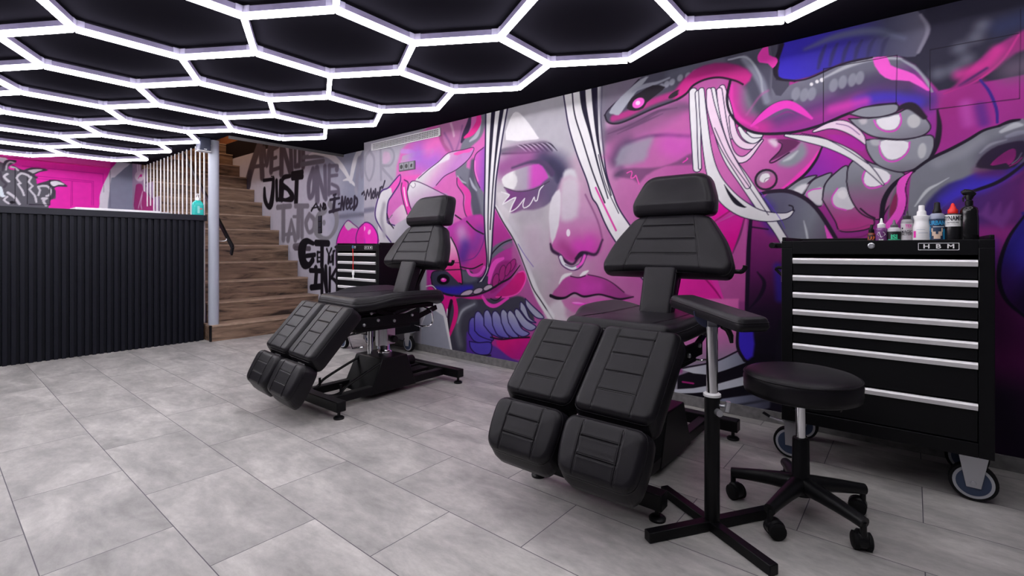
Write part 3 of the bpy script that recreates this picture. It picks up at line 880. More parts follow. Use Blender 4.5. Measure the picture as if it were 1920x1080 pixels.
# pink nails over the small cabinet
c.org(380, 220, 4)
c.fill((245, 50, 190), '1120,960 1152,900 1170,830 1220,790 1270,810 1310,880 1312,960', 0.9, None, 2)
c.fill((190, 60, 190), '1160,960 1165,890 1200,880 1225,960', 2, None, 2, 0.7); c.ell((252, 170, 225), 1208, 836, 12, 20, 15); c.ell((252, 170, 225), 1250, 860, 11, 20, 15)
c.line((80, 30, 110), 2, '1152,950 1150,900 1170,835 1220,788 1272,810 1312,880 1314,960', 0.8)
c.line((120, 118, 138), 9, '1216,700 1280,690', 3); c.line((52, 46, 62), 3, '1196,572 1208,552 1212,580', 0.7); c.line((52, 46, 62), 3.2, '1222,612 1236,545 1246,590 1262,535 1264,605', 0.7, 2); c.line((52, 46, 62), 3.2, '1282,555 1272,590 1282,606 1292,580 1282,555', 0.7, 3); c.line((52, 46, 62), 3.2, '1296,540 1302,602 1312,560 1320,600 1332,530', 0.7, 2); c.line((52, 46, 62), 2.6, '1322,565 1342,520 1350,530 1366,478', 0.7)
# --- sphere, fang, bird-snake
c.org(780, 420, 4)
c.fill((186, 60, 165), '230,40 320,-20 400,-60 520,-40 520,300 420,335 330,320 270,200', 2, ((205, 50, 150), (330, 0), (480, 320)), 3)
c.spray((206, 150, 205), 22, '340,60 355,110', 0.9); c.spray((84, 48, 150), 24, '370,170 350,240', 0.85); c.spray((120, 60, 165), 20, '440,180 480,60', 0.6)
c.line((110, 50, 140), 1.6, '340,280 440,250 500,150 515,60', 0.8)
c.line(INK, 2.6, '380,-20 440,40 505,75', 0.8)
c.fill((60, 60, 80), '112,400 128,362 200,350 250,350 400,345 450,400 530,390 590,430 560,470 520,500 430,525 300,535 190,515 130,470', 1, None, 3)
c.fill((52, 38, 172), '140,470 250,470 420,460 400,510 300,530 200,515', 4, None, 3); c.fill((104, 104, 122), '350,350 430,380 460,420 380,440 330,410', 3, None, 3, 0.8)
c.fill((238, 205, 224), '258,100 280,130 305,200 330,310 345,440 320,440 240,360 215,340 240,260', 0.8, ([(0.45, (236, 120, 185)), (0.6, (235, 60, 150)), (1, (222, 30, 130))], (270, 120), (300, 430)), 2)
c.line(INK, 2.2, '262,100 305,190 332,310 348,440 325,442', 0.7); c.line((60, 30, 70), 1.2, '240,290 330,290', 0.5)
c.ell((14, 12, 22), 205, 415, 48, 40); c.ell((240, 50, 180), 207, 420, 22, 15); c.ell((252, 170, 225), 203, 413, 12, 7)
c.line((242, 92, 205), 5.5, '388,345 405,375 440,385 480,370 512,325', 0.8)
c.line((110, 110, 128), [10, 16, 14], '545,260 600,195 700,140', 2); c.fill((150, 92, 145), '640,180 700,140 730,160 690,185', 2, None, 2)
c.fill((160, 40, 130), '560,520 560,420 620,300 700,275 760,300 720,380 640,470', 2, None, 3)
c.line((246, 82, 205), [5, 9, 9, 5], '548,440 565,350 600,285 655,258', 0.8)
for x, y, rx, ry, r in ((598, 425, 22, 52, 12), (648, 370, 22, 60, 10), (720, 310, 20, 50, 25), (690, 340, 16, 50, 18)):
    c.ell((60, 20, 60), x, y, rx + 4, ry + 4, r); c.ell((172, 44, 130), x, y, rx, ry, r)
c.fill((206, 34, 134), '590,550 700,440 760,370 812,357 822,420 770,510 690,545', 0.9, ((220, 30, 130), (650, 500), (800, 400)), 3); c.line((255, 80, 190), 2.4, '770,362 810,358 822,420 772,512 690,545 600,548', 0.8)
for x, y, rx in ((380, 520, 48), (465, 502, 36), (540, 478, 34)):
    c.ell(INK, x, y, rx + 4, 24, -22); c.ell((196, 176, 196), x, y, rx, 18, -22)
c.line(INK, [2, 3.4, 3.4, 3.4, 3.6, 3.4, 1.5], '112,400 130,470 190,515 300,540 430,535 540,500 640,440 710,400 780,310', 0.8)
c.line(INK, 2, '112,400 128,360 200,348 345,340', 0.8); c.line(INK, 2.4, '330,320 420,335 500,300', 0.8); c.line(INK, 2.2, '530,300 580,210 650,145 730,112', 0.8)
c.line(WH, 2, '75,468 120,462 150,490', 0.8)
c.fill((230, 28, 146), '95,470 190,525 300,552 500,545 480,570 300,562 270,600 240,690 215,640 130,560', 1, None, 3); 
# loop body with belly scales
c.fill((66, 64, 80), '300,560 420,565 560,560 680,560 760,540 820,560 860,620 860,760 500,830 470,960 520,1080 250,1080 230,940 240,720', 2, None, 3)
c.line((104, 106, 118), 9, '330,900 310,780 340,660 440,595', 6); c.line((168, 170, 182), [2, 4, 1.5], '310,740 350,650 440,600', 2.5)
c.line((232, 24, 132), [7, 8, 8, 5], '285,560 300,640 290,720 250,835', 0.8); c.line((36, 18, 40), 6, '265,580 240,690 240,800', 1)
c.line((246, 70, 195), [5, 7, 7, 5], '500,545 540,600 600,612 690,555', 0.8); c.line(INK, 2, '640,545 600,575 560,560', 0.8)
c.fill((90, 50, 165), '400,800 560,900 700,1000 800,1100 420,1100 380,900', 3, None, 3)
c.fill((224, 26, 132), '600,875 720,862 860,840 860,1000 720,1010 640,950', 2, ((190, 30, 140), (700, 880), (760, 1000)), 2)
c.fill((96, 60, 160), '560,920 640,955 720,1012 800,1040 700,1060 540,1030', 3, None, 2)
for pts in ('395,820 400,730 430,700 470,740 520,830 570,880 520,895 440,880', '440,800 440,690 465,655 500,690 540,780 580,860 560,870 480,840', '510,760 510,670 535,645 560,680 600,790 650,850 620,850 560,820',
            '575,760 570,680 595,652 630,690 660,790 700,850 660,852 610,830', '640,740 635,670 655,640 690,680 720,780 770,845 730,852 680,820', '695,740 685,680 705,648 745,690 790,780 850,820 800,845 740,810',
            '745,690 740,650 765,640 830,720 900,770 860,800 800,770', '780,640 785,585 820,620 850,700 900,740 840,720', '400,880 470,890 560,890 560,960 520,985 450,970 410,930', '820,560 870,610 960,700 900,700 830,620'):
    c.fill((168, 170, 194), pts, 0.9, ([(0.5, (128, 124, 196)), (1, (86, 70, 188))], (650, 650), (610, 880)), 3); 
    c.line((40, 28, 84), 1.9, pts + ' ' + pts.split()[0], 0.8)
c.line(INK, 3, '560,850 640,865 740,855 850,850', 1); c.line(INK, 3, '440,990 520,985 560,985', 1.4)
# white blade shape above the baseboard
c.fill((222, 220, 226), '40,760 75,640 130,555 200,600 232,700 268,945 40,930', 0.8, None, 0); c.fill((160, 162, 176), '40,760 75,680 122,635 205,690 258,945 40,930', 0.8, None, 0)
c.line(WH, 2, '235,640 232,740 268,945', 0.8); c.line((70, 30, 80), 1.2, '130,555 200,600 232,700', 0.7)
# --- face
c.org(0, 0, 1)
c.fill((196, 190, 196), '935,190 1060,140 1345,90 1345,200 1320,330 1300,430 1260,560 1215,690 1120,720 1060,650 1035,597 1015,565 1000,540 985,500 965,452 942,415 927,385 930,300', 1.2,
       ([(0.28, (188, 182, 188)), (0.50, (190, 156, 180)), (0.72, (190, 112, 168)), (1, (186, 92, 160))], (960, 340), (1260, 380)), 0)
c.fill((178, 176, 184), '950,200 1060,150 1130,150 1110,260 1060,300 1040,330 960,290', 10, None, 2, 0.8)
c.spray((186, 84, 160), 60, '1200,500 1290,420 1300,300', 0.7)
c.spray((150, 90, 140), 40, '1010,300 960,300', 0.5)
c.org(860, 340, 4)
c.line((230, 228, 232), [5, 9, 9, 10, 12, 14], '275,190 345,300 440,460 510,640 590,850 690,1010', 2.0)
c.line((205, 202, 210), [10, 18, 16], '330,200 450,420 540,640', 8, a=0.7)
c.line(INK, 2, '262,170 330,300 420,450 496,640 556,800 620,900 705,1032', 0.9); c.line((90, 70, 170), 1.2, '445,470 500,560 560,640', 0.8)
c.fill((226, 224, 228), '640,990 780,860 800,1000 830,1060 700,1060', 6, None, 2, 0.7)
c.spray((205, 175, 200), 45, '560,420 580,560', 0.5)
c.org(860, 100, 4)
c.fill((238, 236, 238), '355,650 375,520 410,450 440,440 470,460 530,530 590,620 600,640 540,650', 1.2, None, 2)
c.fill((206, 198, 204), '320,780 440,760 600,760 640,790 480,800 330,860', 4, None, 2, 0.8)
c.fill((118, 114, 126), '310,720 400,700 500,680 600,660 660,660 705,690 700,735 640,735 500,742 400,755 310,765', 2.5, None, 2)
for i in range(7):
    x = 440 + i * 36
    c.line((206, 206, 214), [0.6, 2.2, 1], '%d,%d %d,%d %d,%d' % (x, 690 - i * 3, x + 30, 705 - i * 2, x + 70, 740 - i), 0.7)
    c.line((40, 36, 52), [0.6, 2.2, 0.8], '%d,%d %d,%d %d,%d' % (x + 14, 686 - i * 3, x + 44, 700 - i * 2, x + 84, 738 - i), 0.7)
c.line((70, 64, 80), [2, 3, 2], '330,752 480,748 600,740', 2)
c.spray((150, 78, 142), 34, '330,860 450,800 600,790', 0.9)
c.spray((66, 60, 92), 36, '640,800 740,850 760,930 740,1000', 0.95); c.spray((52, 48, 78), 22, '690,840 750,900', 0.8)
c.line((80, 60, 96), [3, 6, 10, 12], '400,860 540,815 640,825 700,900', 3)
c.fill((232, 230, 230), '322,945 360,905 430,875 520,845 600,830 645,870 675,945 640,985 560,1015 470,1030 400,1025 345,1000', 1.6,
       ([(0.22, (232, 230, 230)), (0.30, (176, 168, 178)), (0.52, (170, 158, 176)), (0.68, (206, 78, 186)), (1, (196, 72, 178))], (330, 945), (680, 920)), 2)
c.fill((232, 230, 230), '345,940 420,905 440,960 410,1020 350,990', 2, None, 2, 0.8)
c.org(860, 340, 4)
c.fill((120, 62, 124), '345,52 430,70 520,62 610,30 680,-30 740,20 770,0 760,60 690,150 640,190 560,215 480,215 420,235 385,225 420,130 335,165 375,105', 2.5, ((96, 88, 116), (400, 120), (700, 40)), 2)
c.spray((150, 140, 152), 30, '480,240 600,210', 0.4)
c.line(WH, 2, '320,80 345,88 380,102 358,130 330,172 385,140 428,122 405,170 383,228 430,205 462,170 495,128 482,170 490,200 530,180 555,140 567,118 572,145 590,140 605,70 625,42 637,28', 0.7, 2)
c.fill(IV, '285,85 340,82 380,105 330,175 385,235 360,320 300,200', 2, None, 0, 0.8)
c.line(WH, 2, '345,88 380,102 358,130 330,172 385,140 428,122 405,170 383,228', 0.7, 2)
c.org(860, 100, 4)
c.line((74, 60, 80), 1.6, '340,1005 430,1035 520,1030 600,1005 680,960', 0.9); 
c.fill((206, 204, 210), '785,900 820,868 870,878 890,960 885,1080 860,1200 790,1200 780,1000', 4, None, 2)
# nose
c.org(860, 340, 4)
c.fill((198, 160, 186), '770,-20 890,-20 950,80 1040,300 1078,440 1072,500 1040,545 960,545 900,590 860,605 800,590 760,545 700,505 690,430 700,250', 5,
       ([(0.45, (192, 140, 180)), (0.72, (196, 104, 170)), (1, (186, 56, 150))], (860, 0), (890, 590)), 2, 0.95)
c.fill((206, 204, 210), '780,0 880,-20 900,90 890,260 800,300 760,250', 7, None, 2, 0.75)
c.spray((218, 60, 190), 26, '900,490 960,510 980,470', 0.7); c.spray((150, 50, 120), 18, '780,480 860,560', 0.5)
c.fill((216, 212, 218), '700,120 755,60 765,150 750,330 700,470 680,330 678,230', 2.2, None, 2)
c.ell((236, 224, 236), 822, 386, 15, 28); c.line((120, 60, 110), 1.4, '950,100 1040,290 1080,440', 3)
c.line((58, 34, 64), [3, 6, 5, 6, 4, 6, 6, 5, 3], '688,470 705,520 760,555 800,600 860,620 905,555 950,535 1030,545 1078,440', 2.2)
c.line((44, 26, 52), [5, 9, 5], '880,580 920,545 960,545', 2)
c.line((96, 56, 110), 8.5, '762,565 785,620 850,655 910,632 945,560', 1)
c.line((228, 226, 234), 6, '765,570 790,620 850,652 890,640', 0.9); c.line((240, 92, 206), 5, '890,640 925,610 945,560', 0.9); c.line((120, 116, 136), 2, '800,625 850,642 900,620', 0.8)
c.line(WH, [5, 8, 3], '760,765 790,715 845,690', 1.6); c.line((240, 238, 240), [4, 7, 3], '915,708 940,690 970,672', 1.4)
# lips
c.fill((178, 84, 150), '700,850 745,790 780,740 830,712 900,722 970,700 1060,720 1150,760 1210,800 1255,845 1310,868 1200,884 1050,850 940,866 870,838 780,880', 2, ([(0.4, (192, 62, 164)), (1, (150, 60, 130))], (740, 800), (1250, 800)), 2)
c.spray((214, 70, 190), 16, '940,800 1050,790', 0.5)
c.fill((200, 120, 175), '770,890 870,870 940,880 1050,870 1190,895 1280,880 1180,960 1000,990 850,980', 3, ((206, 80, 176), (800, 900), (1200, 920)), 2)
c.fill((248, 66, 214), '850,912 900,905 960,918 1040,905 1140,900 1060,925 980,935 890,925', 2, None, 2); c.fill((250, 150, 232), '850,908 890,905 940,916 880,918', 1, None, 2)
c.line((28, 18, 34), [6, 6, 4, 3.5, 4, 3, 3.4, 4, 2], '690,858 740,876 800,872 868,838 940,864 1050,848 1130,866 1210,884 1310,866', 1.4); c.line((40, 22, 44), 1.4, '970,700 1070,722 1150,760 1240,832', 1.2); c.line((60, 30, 60), 2, '840,712 900,722 950,708', 1)
# hair over the face
def hair(edge_l, edge_r, gaps, out=2.6, col=WH):
    c.fill(INK, edge_l[1] + ' ' + ' '.join(reversed(edge_r[1].split())), 0.8, None, 0) if 0 else None
    L_, R_ = smooth_open([tuple(map(float, q.split(','))) for q in edge_l.split()], 5), smooth_open([tuple(map(float, q.split(','))) for q in edge_r.split()], 5)
    t = ' '.join('%.1f,%.1f' % (p[0], p[1]) for p in L_ + R_[::-1])
    c.fill(col, t, 0.8, None, 0)
    for e in (edge_l, edge_r): c.line((38, 28, 66), out, e, 0.8)
    for wds, e in gaps: c.line((30, 24, 48), wds, e, 0.8)
c.org(0, 0, 1)
hair('911,200 910,280 909,340 908,400 910,450 913,490 909,512 896,530', '954,190 945,240 937,290 930,340 927,390 924,430 921,480 915,508 905,527',
     [([8, 6, 3, 2, 1.6], '926,195 921,260 917,340 915,420 916,500'), ([8, 5, 2.5, 2], '943,192 933,260 925,340 919,430')])
hair('1055,165 1060,200 1067,240 1082,290 1100,337 1110,370 1120,385 1135,420 1152,450 1190,505 1215,535', '1129,150 1128,190 1127,225 1131,275 1137,325 1150,365 1160,390 1178,418 1215,470 1240,500',
     [(2.6, '1072,160 1077,212 1092,262 1112,325 1134,380'), ([12, 10, 5, 3, 2], '1091,155 1095,200 1107,250 1122,312 1140,372'), ([13, 10, 5, 3, 2], '1114,150 1116,200 1121,262 1131,312 1146,366'), (1.5, '1122,290 1135,345 1160,400')])
c.line((222, 70, 165), 3.5, '1117,352 1130,380 1155,432', 0.8)
# --- second eye, brow shadow
c.org(1100, 60, 4.5)
c.fill((178, 98, 156), '150,1000 200,880 300,800 480,740 640,735 780,740 870,770 870,1100 200,1100', 8, ((192, 100, 166), (300, 900), (800, 900)), 2, 0.8)
c.fill((110, 78, 112), '135,830 300,770 450,700 640,640 780,590 870,600 870,660 700,690 560,720 420,790 250,880 150,940', 9, None, 2, 0.9)
for e in ('180,860 360,790 520,710', '260,860 420,780 600,680', '330,830 480,760 640,690', '420,760 600,670 760,640'):
    c.line((78, 52, 84), [1, 4, 1], e, 2)
c.line((120, 60, 120), [4, 7, 6], '330,940 480,890 640,870 860,880', 4)
c.spray((60, 50, 80), 26, '250,1080 290,990 340,940', 0.7)
c.fill((150, 148, 162), '330,950 480,900 560,890 520,1000 480,1090 250,1130 270,1010', 7, None, 2, 0.85); c.spray((206, 84, 186), 38, '700,950 760,980 820,960', 0.75)
c.org(1040, 290, 4.8)
c.fill((116, 70, 112), '540,190 640,125 800,120 960,110 1100,60 1200,0 1240,0 1240,90 1000,100 820,190 760,260 700,220', 3, None, 2, 0.85)
c.spray((70, 60, 86), 14, '560,180 600,150', 0.6)
c.line((250, 90, 190), 1.8, '650,165 690,148 695,175 685,210 715,205 730,185 745,225 760,265', 0.6, 2); c.line((250, 60, 190), 2, '1155,70 1195,40 1190,30', 0.6)
# --- big snake
c.org(0, 0, 1)
c.fill((112, 110, 124), '1126,150 1230,120 1190,165 1150,200 1136,232 1134,290 1128,250', 7, None, 2, 0.85)
c.spray((128, 84, 122), 26, '1150,260 1200,240 1260,210', 0.6)
c.fill((76, 74, 90), '1134,217 1142,204 1173,175 1198,149 1215,130 1480,60 1480,200 1400,160 1349,145 1322,149 1300,160 1287,175 1269,187 1224,204 1173,227 1150,233 1138,226', 1.2, None, 0)
c.spray((98, 100, 116), 20, '1260,140 1320,120 1400,105', 0.8)
c.fill((120, 120, 134), '1372,95 1444,80 1447,164 1464,180 1480,160 1519,146 1577,121 1635,108 1683,106 1716,122 1747,161 1760,194 1762,250 1747,300 1720,300 1712,230 1702,202 1680,195 1635,200 1588,215 1535,237 1480,250 1422,251 1389,236 1369,212 1364,184 1369,155', 1.2,
       ([(0.38, (104, 104, 120)), (0.6, (104, 62, 120)), (0.8, (160, 52, 146)), (1, (150, 50, 150))], (1560, 120), (1590, 222)), 2)
c.fill((72, 70, 88), '1360,96 1444,80 1446,150 1440,200 1420,215 1400,170 1375,140', 6, None, 2, 0.85)
c.line((132, 134, 150), [12, 16, 14], '1395,110 1425,150 1438,190', 5); c.line((160, 164, 176), [3, 5, 4], '1366,112 1400,108 1424,140 1430,172', 1.6)
c.spray((200, 50, 150), 30, '1374,165 1376,200 1390,225 1430,240', 0.95); c.line((226, 56, 172), [5, 8, 8, 4], '1372,160 1372,195 1386,222 1420,240', 3.5)
c.line((200, 90, 165), 3, '1400,215 1425,180 1440,170', 3, a=0.6)
c.spray((58, 54, 120), 34, '1640,178 1700,176 1735,190', 0.8); c.spray((70, 54, 196), 20, '1610,190 1670,182 1720,192', 0.8); c.spray((70, 64, 90), 26, '1580,165 1640,150 1700,160', 0.7)
c.spray((214, 60, 176), 16, '1560,205 1600,195 1622,190', 0.8)
for x, y in ((1492, 176), (1508, 178), (1522, 176), (1563, 160), (1580, 154), (1598, 150), (1612, 146)):
    c.ell((146, 148, 160), x, y, 8, 13, 15, 2.5, None, 0.8)
c.line((176, 178, 186), [3, 7, 6, 3], '1545,146 1590,124 1640,110 1690,110', 2.5); c.line((150, 152, 164), [3, 8, 4], '1690,112 1725,134 1748,172', 2)
c.ell(WH, 1521.5, 158, 3.2, 3.2); c.ell(WH, 1532, 153, 3.4, 3.4); c.ell(WH, 1541, 150, 4, 4)
c.fill((246, 92, 208), '1636,110 1662,106 1670,122 1690,130 1715,140 1742,166 1738,170 1705,152 1672,150 1650,138', 1, None, 2)
c.line((60, 40, 76), [2, 4, 4, 4], '1411,232 1433,208 1460,192 1485,189', 2)
c.line((234, 62, 190), [4, 13, 16, 15, 13, 5], '1409,236 1433,216 1456,201 1478,196 1500,206 1522,222', 0.9); c.line((140, 50, 130), [1, 3, 1], '1450,222 1475,210 1490,214', 1.5)
c.line((206, 40, 136), 14, '1268,178 1290,152 1325,138 1360,138 1390,150', 5); c.line((176, 50, 128), 12, '1150,222 1180,212 1220,192 1260,178', 4)
c.line(INK, 3.4, '1134,216 1139,228 1152,232 1173,227 1224,204 1269,187 1287,175 1300,160 1322,149 1349,145 1378,151 1393,158', 1.2)
c.line(INK, [4, 5, 5, 5, 5, 4], '1369,152 1363,184 1369,212 1389,236 1422,250 1480,249 1535,236 1588,214 1635,199 1680,194', 0.9)
c.line((40, 30, 50), 2.4, '1134,216 1142,204 1173,175 1198,149', 1)
c.fill((166, 168, 180), '1142,211 1155,191 1175,171 1200,150 1216,144 1190,176 1171,202 1160,216 1150,214', 1.6, None, 2)
c.line((156, 158, 172), [4, 8, 5, 3], '1186,172 1207,162 1233,155 1255,146', 1.6)
for x, y in ((1240, 163), (1250, 158), (1260, 154), (1275, 146), (1290, 142), (1302, 137)): c.ell((150, 152, 166), x, y, 5, 7, 30, 2)
c.fill((36, 30, 40), '1175,203 1184,184 1200,173 1224,160 1247,163 1233,176 1213,192 1206,203 1190,208', 1.2, None, 2)
c.ell((240, 96, 206), 1197, 193, 12.5, 8.5, -35); c.ell((255, 214, 240), 1196, 193, 4.5, 4, -35)
c.ell((44, 36, 46), 1266, 176, 15, 4.5, -32)
# blue coil at the top, dark clouds, lobe
c.fill((42, 40, 58), '1460,60 2100,-120 2100,60 1920,140 1760,170 1716,122 1683,104 1635,107 1577,119 1519,144 1480,152 1455,150', 2, None, 0)
c.fill((58, 44, 186), '1470,80 1580,50 1700,20 1728,28 1740,50 1735,80 1716,106 1683,105 1635,106 1577,118 1519,143 1482,150 1460,143 1462,118', 1.2, ([(0.45, (58, 48, 150)), (0.75, (70, 70, 96)), (1, (96, 94, 112))], (1480, 120), (1735, 60)), 2)
for x in (1540, 1562, 1585, 1608, 1632, 1658): c.line((52, 50, 84), [5, 8, 4], '%d,%d %d,%d %d,%d' % (x - 6, 128 - (x - 1540) * 0.2, x, 105 - (x - 1540) * 0.2, x + 8, 85 - (x - 1540) * 0.12), 3, a=0.7)
c.line((100, 106, 132), [4, 12, 12, 6], '1510,92 1570,68 1640,58 1695,72', 6, a=0.8); c.line((128, 124, 142), [6, 9, 6], '1726,28 1740,56 1722,98', 3)
c.line(INK, [8, 9, 6, 4], '1466,84 1454,122 1458,146 1490,152', 1.6); c.line(INK, 3, '1490,152 1519,146 1577,121 1635,108', 1.2)
c.fill((238, 62, 180), '1424,98 1432,88 1440,85 1442,103 1455,108 1458,116 1449,128 1440,119 1424,117 1420,108', 0.8, None, 2)
for p in ('1790,130', '1812,112', '1800,90', '1830,70', '1842,48', '1760,138'): c.spray((112, 114, 128), 26, p, 0.7)
c.spray((44, 52, 92), 40, '1880,50 1960,20', 0.7)
c.fill((150, 44, 118), '1770,176 1790,160 1830,118 1862,90 1912,60 2000,20 2000,60 1905,100 1870,128 1830,150 1790,168', 5, None, 2); c.spray((214, 52, 150), 22, '1800,140 1850,120 1870,95', 0.8); c.line((200, 50, 140), [2, 5, 3], '1770,176 1830,152 1880,112 1910,66', 2); c.line((70, 40, 96), 4, '1800,160 1850,128', 3)
c.spray((116, 98, 118), 50, '1900,130 1960,110', 0.7); c.fill((156, 42, 128), '1762,185 1840,150 1864,172 1872,215 1866,250 1800,300 1764,280', 10, ((168, 50, 148), (1780, 200), (1850, 240)), 2, 0.9); c.spray((200, 90, 190), 20, '1810,195 1815,230', 0.6); c.spray((84, 44, 140), 18, '1838,200 1845,230', 0.7)
c.line((64, 40, 140), [5, 7, 5], '1838,150 1855,172 1868,204 1870,230', 1.2)
# --- pink cheek, ear, purple ground under the snake
c.org(1280, 180, 3.857)
c.fill((208, 108, 178), '130,350 330,250 560,300 900,330 1010,370 950,480 860,600 740,690 560,760 300,800 130,700', 2, ((186, 84, 160), (500, 400), (820, 560)), 2)
c.fill((178, 42, 168), '1010,380 980,330 1150,370 1260,440 1190,520 1080,560 900,600 760,690 870,590 960,470', 1.2, ((142, 44, 170), (1150, 420), (950, 560)), 2)
c.fill((176, 40, 160), '1040,280 1200,290 1310,340 1300,400 1120,330', 1, None, 2)
c.line((142, 146, 156), [10, 22, 26, 14], '860,350 850,410 780,460 720,480', 7); c.line((196, 200, 204), [2, 6, 2], '830,400 780,445 730,470', 3)
c.line((248, 62, 190), [4, 9, 10, 8, 3], '985,400 930,490 850,570 770,640 690,690', 2)
c.line(INK, [3, 5, 5, 4], '1010,365 960,470 870,580 720,690', 1)
c.fill((104, 44, 92), '640,320 700,330 720,345 705,390 650,450 640,470 760,410 850,335 760,310', 2, None, 2); c.line((60, 30, 60), 2.6, '690,330 718,350 700,400 632,470 660,478 770,410', 1)
c.fill((232, 226, 232), '620,320 670,310 690,350 670,370 640,350', 4, None, 2, 0.8)
c.ell((44, 34, 50), 603, 605, 86, 78, -20); c.ell((150, 132, 150), 603, 605, 70, 62, -20, 1, ([(0.6, (190, 100, 160)), (1, (210, 70, 160))], (560, 570), (650, 660))); c.fill(WH, '555,605 575,565 620,560 630,590 600,620 575,625', 1.2, None, 2); c.line((130, 110, 130), 1.4, '590,620 600,600 630,590', 0.8)
# eggs
EG, EM = (146, 148, 158), (170, 78, 142)
PKL = (222, 84, 200)
def egg(body, blob, oblob=None, grad=None):
    c.fill(EG, body, 0.9, grad, 3)
    if oblob: c.line(PKL, 3.4, oblob, 0.8)
    if blob: c.fill((240, 238, 242), blob, 0.9, None, 2)
    c.line((48, 36, 54), 2.6, body + ' ' + body.split()[0], 0.9)
c.org(1280, 180, 3.857)
egg('740,680 860,600 970,575 900,640 850,730', None)
egg('865,730 930,620 1010,575 1080,560 1020,660 1005,790 940,780', None); c.fill((222, 220, 224), '800,680 860,640 910,640 870,700 830,720', 3, None, 2); c.fill((214, 210, 216), '900,700 960,670 1015,665 1010,790 930,760', 3, None, 2); c.line(PKL, 2.5, '1000,668 930,680 895,715 940,775', 0.9)
egg('1010,750 1030,640 1100,560 1190,505 1190,640 1240,770 1380,890 1345,960 1150,980 1100,900', None, None, ([(0.3, EG), (0.8, (176, 72, 140)), (1, (190, 60, 140))], (1150, 540), (1180, 960)))
c.fill((216, 214, 220), '1075,745 1120,675 1175,660 1205,720 1245,800 1180,825 1110,800', 1.2, None, 2); c.fill(WH, '1120,700 1160,680 1190,710 1170,745 1130,735', 2, None, 2); c.line(PKL, 3, '1120,668 1080,735 1100,800 1180,825', 0.9)
egg('1185,620 1200,510 1270,450 1380,490 1600,560 1600,680 1490,800 1440,880 1380,890 1280,840 1210,730', '1310,600 1345,520 1440,530 1500,570 1480,620 1390,655 1330,645', '1330,520 1300,590 1330,655 1390,665 1480,625 1500,575', ([(0.35, (130, 130, 140)), (0.75, (150, 92, 136)), (1, (168, 74, 140))], (1350, 460), (1360, 880)))
c.line((150, 60, 120), 2, '1120,970 1250,960 1350,930', 1.6); c.line((120, 40, 100), 2, '1130,1030 1280,1020 1360,990', 1.6)
c.org(1560, 180, 4.5)
egg('280,372 400,362 600,370 830,330 862,420 840,520 730,600 600,642 480,622 370,570 300,470', '410,385 520,368 645,392 620,480 545,530 470,530 420,470', '400,385 408,480 465,545 550,545 635,475 655,390', ([(0.6, (146, 148, 158)), (1, (122, 118, 130))], (550, 380), (560, 640)))
c.ell((190, 190, 194), 760, 462, 36, 66, 8, 2); c.fill((186, 186, 192), '325,370 395,370 405,410 370,420 335,410', 3, None, 2)
egg('140,192 300,188 450,168 560,140 640,105 720,130 800,200 832,270 760,335 600,365 450,358 330,335 220,270', '375,200 480,178 565,158 570,225 530,278 455,286 400,258', '355,205 385,262 455,298 535,290 582,225 575,150', ([(0.6, (150, 152, 162)), (1, (130, 128, 140))], (500, 120), (560, 360)))
c.ell((196, 196, 198), 690, 212, 56, 58, 20, 2); c.fill((196, 190, 196), '225,200 290,195 290,230 250,240', 3, None, 2)
egg('145,152 250,100 400,78 545,70 548,130 430,172 280,182', None)
c.line((44, 34, 48), [4, 10, 16, 10], '560,120 600,90 680,90 780,180', 2)
c.line((36, 28, 44), [4, 10, 11, 8, 6], '890,120 905,250 890,380 860,470 820,540', 1.6)
# --- dark disc and its rim
c.fill((92, 92, 112), '520,725 640,690 800,700 950,800 1050,900 1140,1090 1100,1200 560,1200 500,900', 1, ([(0.4, (116, 116, 134)), (0.8, (128, 130, 142)), (1, (110, 104, 120))], (560, 800), (950, 850)), 2, 0.0)
c.org(0, 0, 1)
c.fill((96, 94, 116), '1440,362 1487,361 1526,387 1552,413 1576,460 1590,520 1480,520 1468,445 1430,392', 1, ([(0.25, (98, 96, 118)), (0.7, (128, 130, 142)), (1, (104, 92, 112))], (1430, 400), (1560, 430)), 2)
c.spray((74, 52, 150), 22, '1422,375 1440,390', 0.8); c.line((206, 210, 216), [1, 4, 3], '1507,414 1512,435 1516,460', 2)
c.line((240, 88, 206), [10, 14, 16], '1551,424 1557,445 1562,470', 0.8); c.line((44, 30, 50), [5, 7, 8, 8, 8], '1411,368 1446,359 1487,361 1530,390 1576,462', 1)
c.org(1280, 180, 3.857)
# --- pink fan behind the near chair and dark ground to its right
c.org(1060, 290, 4)
c.fill((205, 92, 172), '1120,340 1420,400 1420,1100 800,1100 820,900 1000,900', 4, None, 0)
c.fill((240, 22, 168), '1100,380 1235,350 1262,400 1100,500', 0.9, None, 0); c.fill((214, 60, 168), '1110,500 1262,400 1250,450 1120,520', 1, None, 0)
c.fill((226, 40, 164), '1120,520 1370,410 1330,560 1255,740 1180,640', 1, ((240, 18, 160), (1200, 500), (1270, 660)), 0); c.line((180, 30, 120), 3, '1120,500 1260,405', 0.9); c.line((110, 50, 100), [2, 4, 2], '1345,470 1310,600 1255,740', 1.6)
c.fill((248, 40, 175), '700,700 1060,760 1180,1060 1260,1240 1100,1330 830,1240', 1.2, None, 0); c.line((170, 20, 110), 3, '1030,910 1110,1000 1170,1080', 1); c.fill((250, 60, 190), '1070,900 1130,900 1200,1120 1160,1060', 1, None, 0)  # pinks brightened to stand in for light missing low on the wall
c.org(0, 0, 1)
c.fill((150, 44, 128), '1402,395 1440,395 1480,450 1490,820 1395,760 1398,560', 3, ([(0.4, (104, 34, 98)), (0.75, (44, 26, 52)), (1, (26, 20, 36))], (1410, 420), (1440, 640)), 0)
